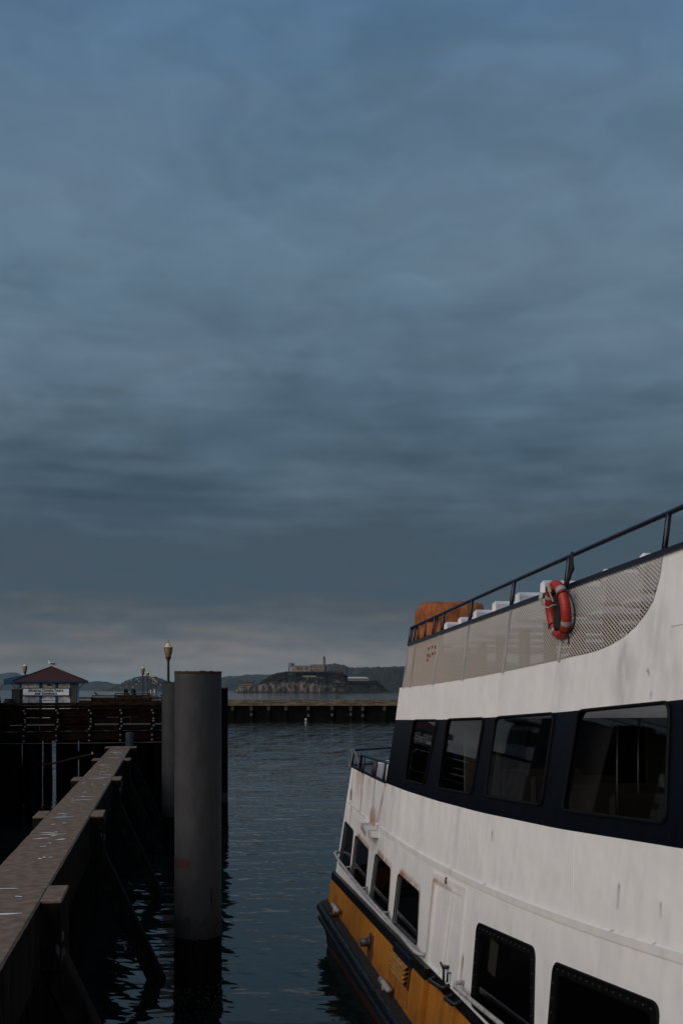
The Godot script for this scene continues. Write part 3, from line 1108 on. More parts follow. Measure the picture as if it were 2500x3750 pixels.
func build_pier() -> void:
	# deck: boards across, right edge along the lamp row
	var deck_y := 4.2
	var s := st()
	var slabs := [
		[Vector2(-7.0, 51.2), Vector2(-30.0, 44.0), Vector2(-30.0, 71.0), Vector2(-11.5, 71.0)],
		[Vector2(-11.5, 71.0), Vector2(-18.5, 71.0), Vector2(-26.5, 116.0), Vector2(-20.6, 116.0)],
		[Vector2(-20.6, 116.0), Vector2(-26.5, 116.0), Vector2(-64.5, 335.0), Vector2(-58.0, 335.0)],
		[Vector2(-30.6, 96.0), Vector2(-40.0, 95.0), Vector2(-40.0, 116.0), Vector2(-30.6, 116.0)]]
	for q in slabs:
		var t := []
		var b := []
		for e in q:
			t.append(Vector3(e.x, deck_y, -e.y))
			b.append(Vector3(e.x, deck_y - 0.33, -e.y))
		quad(s, t[0], t[1], t[2], t[3])
		quad(s, b[0], b[3], b[2], b[1])
		for k in 4:
			quad(s, t[k], b[k], b[(k + 1) % 4], t[(k + 1) % 4])
	structure("pier_deck", s, M.deck)

	# the near rail: posts with big bolts, planks, cap. Own x runs along it, origin at the right end.
	var f := thing("timber_railing", "near brown timber railing with rows of grey bolt heads along the pier edge", "railing", Vector3(-6.6, deck_y, -50.6), FENCE_TURN)
	var rr := RandomNumberGenerator.new()
	rr.seed = 12
	var mats := [M.timber, M.timber_b, M.timber_c]
	var levels := [[0.92, 0.4, 0.075], [0.56, 0.3, 0.075], [0.215, 0.27, 0.075], [-0.205, 0.34, 0.14]]
	for lv in levels:
		var x := 0.0
		while x > -26.0:
			var len := rr.randf_range(3.2, 5.4)
			s = st()
			box(s, Vector3.ZERO, Vector3(len - 0.012, lv[1] - rr.randf_range(0.0, 0.03), lv[2]), 0.012)
			put("stringer" if lv[0] < 0 else "plank", s, mats[rr.randi() % 3], f, Vector3(x - len / 2, lv[0] + rr.randf_range(-0.008, 0.008), rr.randf_range(-0.006, 0.006)))
			x -= len
	for h in [0.705, 0.375]:
		var xb := 0.0
		while xb > -26.0:
			var len := rr.randf_range(1.4, 3.2)
			if rr.randf() < 0.6:
				s = st()
				box(s, Vector3.ZERO, Vector3(len, 0.16, 0.05), 0.01)
				put("back_plank", s, mats[rr.randi() % 3], f, Vector3(xb - len / 2, h + rr.randf_range(-0.02, 0.02), -0.12))
			xb -= len
	var xc := 0.0
	while xc > -26.0:
		var len := rr.randf_range(4.2, 6.5)
		s = st()
		box(s, Vector3.ZERO, Vector3(len - 0.015, 0.13, 0.34), 0.015)
		put("cap", s, M.timber_b if rr.randf() < 0.5 else M.weathered, f, Vector3(xc - len / 2, 1.33 + rr.randf_range(-0.005, 0.005), 0.02))
		s = st()
		box(s, Vector3.ZERO, Vector3(len - 0.02, 0.12, 0.1), 0.012)
		put("cap_rail", s, mats[rr.randi() % 3], f, Vector3(xc - len / 2, 1.2, 0.06))
		xc -= len
	var bolt := soft()
	ball(bolt, Vector3.ZERO, 0.055, 10, Vector3(1, 1, 0.6))
	var bm := shape(bolt)
	for k in 18:
		var x := -1.05 - 1.445 * k
		s = st()
		box(s, Vector3(0, 0.36, 0), Vector3(0.2, 1.6, 0.12), 0.015)
		var p := put("post", s, M.timber_c, f, Vector3(x + rr.randf_range(-0.03, 0.03), 0, 0.12))
		for y in [1.03, 0.9, 0.62, 0.5, 0.29, 0.15, -0.13, -0.37]:
			put("bolt", bm, M.bolt, p, Vector3(-0.03 + (0.07 if int(y * 100) % 2 == 0 else 0.0) + rr.randf_range(-0.015, 0.015), y + rr.randf_range(-0.01, 0.01), 0.07))
	# light deck-edge boards seen through the gap
	for k in 90:
		s = st()
		box(s, Vector3.ZERO, Vector3(0.285, 0.06, 1.6), 0.008)
		put("edge_board", s, M.weathered if k % 3 else M.deck, f, Vector3(-0.2 - 0.29 * k, 0.02 + rr.randf_range(-0.004, 0.004), -0.9))
	s = st()
	var pts := []
	for k in 30:
		pts.append(Vector3(-0.2 - k * 0.9, -0.47 - 0.02 * sin(k * 0.4), 0.16))
	tube(s, pts, 0.012, 6)
	put("grey_pipe", s, M.rope_grey, f)

	# piles under the deck, in bents, dark with weed
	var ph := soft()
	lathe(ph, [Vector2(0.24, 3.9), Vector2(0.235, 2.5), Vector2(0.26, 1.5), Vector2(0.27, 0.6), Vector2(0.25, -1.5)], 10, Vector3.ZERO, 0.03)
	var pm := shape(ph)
	var rows := ["front row of dark round timber piles right under the bolted railing", "second row of dark timber piles back under the near pier", "third, middle row of dark timber piles under the near pier", "fourth row of dark timber piles deep in the shade under the pier", "last row of dark timber piles in front of the plank bulkhead"]
	for bent in 5:
		var row := thing("pile_row", rows[bent], "piles", Vector3.ZERO, 0.0, "rows of piles under the near pier")
		for i in 22:
			var x := -7.6 - i * 0.95 + rr.randf_range(-0.15, 0.15)
			var d := 50.9 + bent * 3.6 + (x + 6.6) * 0.31 + rr.randf_range(-0.2, 0.2)
			# the openings through which the water shows
			var px := x / d
			if px > -0.288 and px < -0.2675 or px > -0.2545 and px < -0.2475:
				continue
			if bent > 1 and i % 2 == 1:
				continue
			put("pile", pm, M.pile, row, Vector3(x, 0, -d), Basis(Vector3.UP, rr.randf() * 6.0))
	var bh := thing("timber_bulkhead", "dark plank bulkhead closing the far side under the near pier", "bulkhead", Vector3(0, 0, 0))
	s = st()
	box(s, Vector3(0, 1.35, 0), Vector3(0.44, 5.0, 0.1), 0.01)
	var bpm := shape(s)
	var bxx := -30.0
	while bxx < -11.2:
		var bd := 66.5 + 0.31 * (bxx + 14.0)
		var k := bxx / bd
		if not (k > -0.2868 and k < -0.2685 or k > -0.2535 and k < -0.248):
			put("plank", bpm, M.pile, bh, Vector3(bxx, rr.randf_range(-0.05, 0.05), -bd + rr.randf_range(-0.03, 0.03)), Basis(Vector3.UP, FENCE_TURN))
		bxx += 0.44 if absf(k + 0.27) > 0.03 else 0.12
	var lone := thing("timber_pile", "lone dark pile standing in the opening of bright water under the pier", "pile", Vector3(-18.1, 0, -64.8))
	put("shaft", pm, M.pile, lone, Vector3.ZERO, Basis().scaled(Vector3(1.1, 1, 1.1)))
	# cross bracing beams under the deck
	for q in [[-12.6, 49.6, 2.2, -9.4, 50.4, 0.2], [-17.0, 48.4, 2.0, -14.0, 49.0, 0.4]]:
		s = st()
		bar(s, Vector3(q[0], q[2] + 1.0, -q[1] - 0.3), Vector3(q[3], q[5], -q[4] - 0.3), 0.25, 0.3, 0.02)
		tag(put("cross_brace", s, M.pile), "dark diagonal timber brace bolted across the piles under the railing" if q[0] > -13 else "dark diagonal brace under the left end of the railing", "brace")
	# the rope with floats drooping between piles
	s = st()
	tube(s, [Vector3(-14.3, 2.9, -48.6), Vector3(-13.9, 2.72, -48.7), Vector3(-13.3, 2.78, -48.8), Vector3(-12.5, 3.0, -49.0), Vector3(-11.6, 3.2, -49.3)], 0.05, 6)
	tag(put("mooring_rope", s, M.rust), "rusty rope drooping between piles above the strip of bright water", "rope")
	s = soft()
	ball(s, Vector3(-11.62, 3.22, -49.2), 0.09, 8)
	tag(put("float", s, M.lamp_cream), "small pale float at the end of the rusty rope", "float")
	s = soft()
	lathe(s, [Vector2(0.2, -0.3), Vector2(0.2, 0.55), Vector2(0.17, 0.62), Vector2(0, 0.63)], 12, Vector3(-9.85, 3.6, -48.9))
	tag(put("pipe_stub", s, M.steel_pile), "short grey pipe stub at the far end of the concrete wall", "pipe")


func far_rail(at: Vector3, len: float, turn: float, label: String, open: bool) -> void:
	var f := thing("pier_railing", label, "railing", at, turn)
	var s: SurfaceTool
	var hs := [1.36, 1.0, 0.62, 0.25]
	for h in hs:
		s = st()
		box(s, Vector3(len / 2, h, 0), Vector3(len, 0.12 if h > 1.3 else 0.2 if open else 0.3, 0.3 if h > 1.3 else 0.08), 0.01)
		put("rail", s, M.weathered if h > 1.3 else M.timber_b, f)
	var n := int(len / 2.4)
	for k in n + 1:
		s = st()
		box(s, Vector3(k * len / n, 0.62, 0.08), Vector3(0.18, 1.3, 0.14), 0.01)
		put("post", s, M.timber_c, f)


func build_pier_things() -> void:
	far_rail(Vector3(-20.6, 4.2, -80), 7.2, 0.02, "brown plank railing just behind the souvenir kiosk", false)
	far_rail(Vector3(-25.6, 4.2, -108), 6.0, 0.0, "middle of the three far brown railings across the pier", false)
	far_rail(Vector3(-37.0, 4.2, -172), 5.6, 0.0, "farthest low brown railing across the pier end", false)
	far_rail(Vector3(-13.3, 4.2, -80), 38.0, PI / 2 + 0.18, "open railing along the right edge of the pier beside the lamp row", true)
	far_rail(Vector3(-34.0, 4.2, -60.0), 12.5, 0.1, "left plank railing behind the dark planter box", false)
	var s := st()
	# planter with twigs
	var p := thing("planter_box", "tall dark planter box with bare twigs left of the souvenir kiosk", "planter", Vector3(-18.5, 4.2, -60))
	box(s, Vector3(0, 1.0, 0), Vector3(0.5, 2.0, 0.5), 0.02)
	put("box", s, M.cloth_dark, p)
	s = st()
	box(s, Vector3(0, 2.0, 0), Vector3(0.54, 0.05, 0.54), 0.01)
	put("rim", s, M.cloth_dark, p)
	var r := RandomNumberGenerator.new()
	r.seed = 2
	for k in 11:
		s = st()
		var dx := r.randf_range(-0.3, 0.3)
		tube(s, [Vector3(dx * 0.4, 2.0, 0), Vector3(dx * 0.8, 2.18, 0.02), Vector3(dx * 1.2, r.randf_range(2.25, 2.42), r.randf_range(-0.1, 0.1))], 0.008, 4)
		put("twig", s, M.twig, p)
	var hose := thing("coiled_hose", "dark heap of coiled hose on the deck left of the planter box", "hose", Vector3(-18.9, 5.4, -59.6))
	s = soft()
	for k in 4:
		var ring := []
		for i in 14:
			ring.append(Vector3(cos(TAU * i / 14) * (0.26 - k * 0.03), 0.04 + k * 0.07, sin(TAU * i / 14) * (0.22 - k * 0.02)))
		tube(s, ring, 0.04, 6, true)
	put("coil", s, M.cloth_dark, hose)
	s = st()
	box(s, Vector3(0, -0.6, 0), Vector3(0.7, 1.2, 0.5), 0.02)
	put("stand", s, M.timber_c, hose)
	# bollard at the left end
	var bo := thing("bollard", "rounded dark timber bollard at the left edge beside the railing", "bollard", Vector3(-15.55, 4.2, -47.4))
	s = soft()
	lathe(s, [Vector2(0.2, 0.0), Vector2(0.19, 1.5), Vector2(0.16, 1.68), Vector2(0.09, 1.78), Vector2(0, 1.8)], 14, Vector3.ZERO, 0.02)
	put("post", s, M.timber, bo)
	s = st()
	tube(s, [Vector3(0.02, 1.7, 0), Vector3(0.16, 2.0, 0), Vector3(0.42, 2.32, 0)], 0.01, 4)
	put("stick", s, M.twig, bo)
	# red bag behind the planks
	var bag := thing("red_bag", "small bright red bag lying behind the railing planks at the left", "bag", Vector3(-15.75, 4.22, -49.1), FENCE_TURN)
	s = soft()
	nets(s, capsule_field([[Vector3(-0.14, 0.2, 0), Vector3(0.14, 0.2, 0), 0.16, 0.17], [Vector3(-0.1, 0.36, 0), Vector3(0.1, 0.34, 0), 0.11, 0.12]], 0.08), Vector3(-0.4, -0.1, -0.3), Vector3(0.4, 0.6, 0.3), 0.04)
	put("body", s, M.red_bag, bag)
	s = st()
	tube(s, [Vector3(-0.1, 0.42, 0.05), Vector3(-0.05, 0.56, 0.05), Vector3(0.06, 0.56, 0.05), Vector3(0.1, 0.42, 0.05)], 0.015, 5)
	put("strap", s, M.red_bag, bag)
	# bird on the rail
	var cr := thing("pigeon", "dark pigeon perched on the railing right of the kiosk", "bird", Vector3(-25.2, 5.6, -107.9), 2.6)
	s = soft()
	nets(s, capsule_field([[Vector3(-0.06, 0.16, 0), Vector3(0.1, 0.26, 0), 0.075, 0.08], [Vector3(-0.3, 0.05, 0), Vector3(-0.06, 0.16, 0), 0.025, 0.07], [Vector3(0.12, 0.32, 0), Vector3(0.15, 0.4, 0), 0.05, 0.045], [Vector3(0.15, 0.4, 0), Vector3(0.24, 0.39, 0), 0.02, 0.008]], 0.03), Vector3(-0.4, -0.05, -0.15), Vector3(0.32, 0.5, 0.15), 0.022)
	put("body", s, M.cloth_dark, cr)
	for e in [-1, 1]:
		s = st()
		tube(s, [Vector3(0.02, 0.0, 0.03 * e), Vector3(0.02, 0.14, 0.03 * e)], 0.01, 5)
		put("leg", s, M.cloth_dark, cr)
	# seat box with two people
	var bx := thing("wooden_seat_box", "big brown wooden seat box on the pier under two sitting people", "seat box", Vector3(-22.0, 4.2, -109.3))
	s = st()
	box(s, Vector3(0, 0.7, 0), Vector3(2.5, 1.4, 1.0), 0.03)
	put("box", s, M.timber_b, bx)
	s = st()
	box(s, Vector3(0, 1.43, 0), Vector3(2.6, 0.07, 1.1), 0.01)
	put("lid", s, M.weathered, bx)
	person("person sitting hunched in dark clothes on the seat box, left of the two", Vector3(-22.5, 5.67, -109.3), 0.9, 0.28)
	person("person sitting upright in a dark jacket on the seat box, right of the two", Vector3(-21.65, 5.67, -109.3), 0.6, 0.08)


func person(label: String, at: Vector3, turn: float, lean: float) -> void:
	# seated: hips on the seat, knees forward (own +z), shins down the box
	var p := thing("person", label, "person", at, turn, "")
	var h := Vector3(0, 0.1, 0)
	var c := h + Vector3(0, 0.34, lean * 0.35)
	var n := h + Vector3(0, 0.5, lean * 0.6)
	var hd := n + Vector3(0, 0.19, 0.06 + lean * 0.35)
	var caps := [[h, c, 0.15, 0.16], [c + Vector3(0.13, 0.08, 0), c + Vector3(-0.13, 0.08, 0), 0.09, 0.09], [c, n, 0.14, 0.06]]
	for e in [-1.0, 1.0]:
		caps.append([h + Vector3(0.09 * e, 0, 0), Vector3(0.11 * e, 0.08, 0.45), 0.1, 0.075])
		caps.append([Vector3(0.11 * e, 0.08, 0.45), Vector3(0.1 * e, -0.34, 0.5), 0.07, 0.05])
		caps.append([Vector3(0.1 * e, -0.36, 0.5), Vector3(0.11 * e, -0.38, 0.64), 0.045, 0.035])
		caps.append([c + Vector3(0.17 * e, 0.08, 0), c + Vector3(0.23 * e, -0.18, 0.06), 0.065, 0.05])
		caps.append([c + Vector3(0.23 * e, -0.18, 0.06), Vector3(0.1 * e, 0.18, 0.32), 0.05, 0.038])
	var s := soft()
	nets(s, capsule_field(caps, 0.05), Vector3(-0.45, -0.5, -0.3), Vector3(0.45, 0.85, 0.75), 0.035)
	put("body", s, M.cloth_dark, p)
	s = soft()
	nets(s, capsule_field([[n, hd, 0.05, 0.05], [hd, hd + Vector3(0, 0.06, 0.01), 0.085, 0.09], [hd + Vector3(0, 0.0, 0.08), hd + Vector3(0, -0.02, 0.11), 0.02, 0.015]], 0.03), hd - Vector3(0.16, 0.25, 0.2), hd + Vector3(0.16, 0.2, 0.2), 0.02)
	put("head", s, M.skin, p)
	s = soft()
	ball(s, hd + Vector3(0, 0.05, -0.025), 0.105, 10)
	put("hair", s, M.cloth_dark, p)


func gull(called: String, label: String, at: Vector3, turn: float, size: float) -> void:
	# own +x is forward
	var g := thing(called, label, "gull", at, turn)
	g.scale = Vector3.ONE * size
	var s := soft()
	nets(s, capsule_field([[Vector3(-0.08, 0.17, 0), Vector3(0.1, 0.2, 0), 0.075, 0.08], [Vector3(0.12, 0.23, 0), Vector3(0.165, 0.33, 0), 0.06, 0.04], [Vector3(0.17, 0.355, 0), Vector3(0.19, 0.36, 0), 0.045, 0.04], [Vector3(-0.1, 0.16, 0), Vector3(-0.24, 0.15, 0), 0.05, 0.02]], 0.04), Vector3(-0.35, 0.0, -0.15), Vector3(0.3, 0.5, 0.15), 0.02)
	put("body", s, M.gull_white, g)
	for e in [-1, 1]:
		s = soft()
		nets(s, capsule_field([[Vector3(0.06, 0.21, 0.062 * e), Vector3(-0.14, 0.18, 0.055 * e), 0.04, 0.04], [Vector3(-0.14, 0.18, 0.055 * e), Vector3(-0.36, 0.155, 0.02 * e), 0.035, 0.008]], 0.03), Vector3(-0.42, 0.05, -0.15), Vector3(0.15, 0.3, 0.15), 0.02)
		put("wing", s, M.gull_grey, g)
		s = st()
		tube(s, [Vector3(0.0, 0.0, 0.03 * e), Vector3(-0.01, 0.06, 0.03 * e), Vector3(0.0, 0.13, 0.035 * e)], 0.008, 5)
		put("leg", s, M.beak, g)
	s = st()
	tube(s, [Vector3(0.22, 0.358, 0), Vector3(0.27, 0.352, 0), Vector3(0.285, 0.34, 0)], 0.011, 5)
	put("beak", s, M.beak, g)


func build_kiosk() -> void:
	var k := thing("souvenir_kiosk", "white clapboard souvenir kiosk with red hip roof and blue trim", "kiosk", Vector3(-17.23, 4.2, -62.5), 0.173)
	var s := st()
	var hw := 1.48
	# solid body, boards proud of it
	box(s, Vector3(0, 1.2, 0), Vector3(hw * 2 - 0.05, 2.4, 2.95))
	put("core", s, M.blue_dark, k)
	var rows := 19
	for i in rows:
		var y := 0.06 + i * 0.125
		if y > 2.0 and y < 2.1:
			y += 0.0
		for seg in [[-1.48, -0.55], [-0.38, 0.36], [0.5, 1.19]]:
			if seg[0] == -0.38 and y < 1.35:
				continue
			s = st()
			var b := Basis(Vector3.RIGHT, 0.07)
			box(s, Vector3((seg[0] + seg[1]) / 2, y, 1.49), Vector3(seg[1] - seg[0], 0.118, 0.03), 0.004, b)
			put("clapboard", s, M.clap, k)
		s = st()
		box(s, Vector3(1.47, y, 0), Vector3(0.03, 0.118, 2.9), 0.004)
		put("clapboard", s, M.clap, k)
		s = st()
		box(s, Vector3(-1.47, y, 0), Vector3(0.03, 0.118, 2.9), 0.004)
		put("clapboard", s, M.clap, k)
	for x in [-0.465, 0.43]:
		s = st()
		box(s, Vector3(x, 1.2, 1.51), Vector3(0.15, 2.4, 0.06), 0.008)
		put("trim_post", s, M.blue, k)
	s = st()
	box(s, Vector3(-0.02, 0.72, 1.5), Vector3(0.74, 1.36, 0.05), 0.008)
	put("shutter", s, M.sign_white, k)
	s = st()
	box(s, Vector3(-0.02, 1.43, 1.55), Vector3(0.78, 0.04, 0.14), 0.006)
	put("counter", s, M.sign_white, k)
	s = st()
	box(s, Vector3(1.33, 1.2, 1.505), Vector3(0.27, 2.4, 0.05), 0.008)
	put("mosaic_panel", s, M.grey_metal, k)
	# sign
	s = st()
	box(s, Vector3(-0.17, 1.87, 1.56), Vector3(2.62, 0.4, 0.05), 0.01)
	var sg := put("sign", s, M.sign_white, k)
	for q in [[Vector3(-0.17, 2.08, 1.565), Vector3(2.7, 0.05, 0.08)], [Vector3(-0.17, 1.655, 1.565), Vector3(2.7, 0.05, 0.08)], [Vector3(-1.5, 1.87, 1.565), Vector3(0.05, 0.375, 0.08)], [Vector3(1.16, 1.87, 1.565), Vector3(0.05, 0.375, 0.08)]]:
		s = st()
		box(s, q[0], q[1], 0.006)
		put("frame", s, M.blue, sg)
	var font := SystemFont.new()
	font.font_names = PackedStringArray(["Droid Sans"])
	font.font_weight = 700
	for q in [["Alcatraz Combo Tours", 1.955, 1.96], ["and Souvenirs", 1.785, 1.25]]:
		var tm := TextMesh.new()
		tm.text = q[0]
		tm.font = font
		tm.font_size = 64
		tm.pixel_size = 0.0034
		tm.depth = 0.02
		var wd: float = maxf(tm.get_aabb().size.x, 0.01)
		var o := put("lettering", tm, M.ink, sg, Vector3(-0.17, q[1], 1.595))
		o.scale = Vector3(q[2] / wd, 1.0, 1.0)
	# roof
	var e := 2.0
	var ez := 1.78
	s = st()
	var pk := Vector3(0.0, 3.36, 0)
	var ey := 2.5
	for q in [[Vector3(-e, ey, ez), Vector3(e, ey, ez)], [Vector3(e, ey, ez), Vector3(e, ey, -ez)], [Vector3(e, ey, -ez), Vector3(-e, ey, -ez)], [Vector3(-e, ey, -ez), Vector3(-e, ey, ez)]]:
		tri(s, q[0], pk, q[1])
	quad(s, Vector3(-e, ey, ez), Vector3(e, ey, ez), Vector3(e, ey, -ez), Vector3(-e, ey, -ez))
	var rf := put("roof", s, M.roof_red, k)
	s = st()
	for q in [Vector3(-e, ey, ez), Vector3(e, ey, ez), Vector3(e, ey, -ez), Vector3(-e, ey, -ez)]:
		bar(s, q + Vector3(0, 0.02, 0), pk + Vector3(0, 0.02, 0), 0.06, 0.04)
	put("hip_cap", s, M.roof_red, rf)
	s = st()
	for q in [[Vector3(0, ey - 0.05, ez), Vector3(e * 2 + 0.06, 0.12, 0.06)], [Vector3(0, ey - 0.05, -ez), Vector3(e * 2 + 0.06, 0.12, 0.06)], [Vector3(e, ey - 0.05, 0), Vector3(0.06, 0.118, ez * 2 - 0.07)], [Vector3(-e, ey - 0.05, 0), Vector3(0.06, 0.118, ez * 2 - 0.07)]]:
		box(s, q[0], q[1], 0.01)
	put("gutter", s, M.blue_dark, rf)
	s = st()
	tube(s, [Vector3(e - 0.05, ey - 0.1, ez - 0.1), Vector3(e - 0.1, ey - 0.22, ez - 0.12), Vector3(1.56, ey - 0.5, 1.52), Vector3(1.52, 0.1, 1.52)], 0.035, 6)
	put("downspout", s, M.dark_metal, k)
	s = st()
	box(s, Vector3(0.0, 2.28, 1.56), Vector3(0.16, 0.1, 0.16), 0.02)
	put("floodlight", s, M.dark_metal, k)
	s = soft()
	lathe(s, [Vector2(0, -0.12), Vector2(0.05, -0.1), Vector2(0.06, 0.06), Vector2(0.02, 0.1), Vector2(0, 0.1)], 10, Vector3(-1.6, 2.2, 1.5))
	put("wall_lamp", s, M.dark_metal, k)
	# awning on the left side
	s = st()
	quad(s, Vector3(-1.3, 2.9, 0.9), Vector3(-1.3, 2.9, -1.4), Vector3(-2.6, 2.62, -1.4), Vector3(-2.6, 2.62, 0.9))
	quad(s, Vector3(-2.6, 2.62, 0.9), Vector3(-2.6, 2.62, -1.4), Vector3(-2.62, 2.3, -1.4), Vector3(-2.62, 2.3, 0.9))
	quad(s, Vector3(-1.3, 2.9, 0.9), Vector3(-2.6, 2.62, 0.9), Vector3(-2.62, 2.3, 0.9), Vector3(-1.3, 2.3, 0.9))
	quad(s, Vector3(-1.3, 2.9, -1.4), Vector3(-1.3, 2.3, -1.4), Vector3(-2.62, 2.3, -1.4), Vector3(-2.6, 2.62, -1.4))
	put("awning", s, M.awning, k)
	gull("gull", "grey-backed gull standing on the peak of the red kiosk roof", k.position + Vector3(0, 3.37, 0), PI - 0.1, 0.95)


func lamp(at: Vector3, label: String) -> void:
	var l := thing("street_lamp", label, "street lamp", at, 0.0, "acorn lamps along the pier")
	var s := soft()
	lathe(s, [Vector2(0.15, 0), Vector2(0.15, 0.25), Vector2(0.1, 0.4), Vector2(0.085, 0.6), Vector2(0.07, 3.62), Vector2(0.07, 3.7)], 12)
	put("pole", s, M.lamp_pole, l)
	s = soft()
	lathe(s, [Vector2(0.07, 3.58), Vector2(0.1, 3.62), Vector2(0.11, 3.68), Vector2(0.17, 3.76), Vector2(0.17, 3.8), Vector2(0.13, 3.84)], 12)
	put("collar", s, M.lamp_frame, l)
	s = soft()
	lathe(s, [Vector2(0.13, 3.82), Vector2(0.19, 3.95), Vector2(0.225, 4.1), Vector2(0.24, 4.3), Vector2(0.24, 4.31)], 16)
	put("globe", s, M.lamp_glass, l)
	for k in 4:
		s = st()
		var a := TAU * (k + 0.5) / 4
		var pts := []
		for q in [Vector2(0.135, 3.82), Vector2(0.197, 3.95), Vector2(0.232, 4.1), Vector2(0.247, 4.3)]:
			pts.append(Vector3(cos(a) * q.x, q.y, sin(a) * q.x))
		tube(s, pts, 0.014, 4)
		put("frame", s, M.lamp_frame, l)
	s = soft()
	lathe(s, [Vector2(0.24, 4.28), Vector2(0.255, 4.29), Vector2(0.255, 4.33), Vector2(0.24, 4.335)], 16)
	put("band", s, M.lamp_frame, l)
	s = soft()
	lathe(s, [Vector2(0.25, 4.335), Vector2(0.2, 4.38), Vector2(0.13, 4.45), Vector2(0.1, 4.53), Vector2(0.06, 4.58), Vector2(0.03, 4.6)], 16)
	put("hood", s, M.lamp_cream, l)
	s = soft()
	lathe(s, [Vector2(0.03, 4.6), Vector2(0.035, 4.63), Vector2(0.012, 4.67), Vector2(0.012, 4.72), Vector2(0, 4.74)], 8)
	put("finial", s, M.lamp_frame, l)


func build_lamps() -> void:
	lamp(Vector3(-9.55, 4.2, -58), "tallest and nearest acorn street lamp above the leftmost steel pile")
	var row := [[-21.9, 116], [-27.2, 147.6], [-32.8, 180], [-36.1, 200], [-42.2, 236], [-47.8, 270], [-55.9, 318]]
	var words := ["first and largest lamp of the receding row on the pier", "second lamp of the receding row, just right of the first", "third lamp of the receding row, half hidden by the second", "fourth lamp in the middle of the receding row", "fifth lamp of the receding row toward its far end", "sixth lamp of the receding row, last but one", "last and smallest lamp of the receding row"]
	for i in row.size():
		lamp(Vector3(row[i][0], 4.2, -row[i][1]), words[i])
	lamp(Vector3(-31.6, 4.2, -105), "acorn street lamp rising behind the left slope of the red kiosk roof")


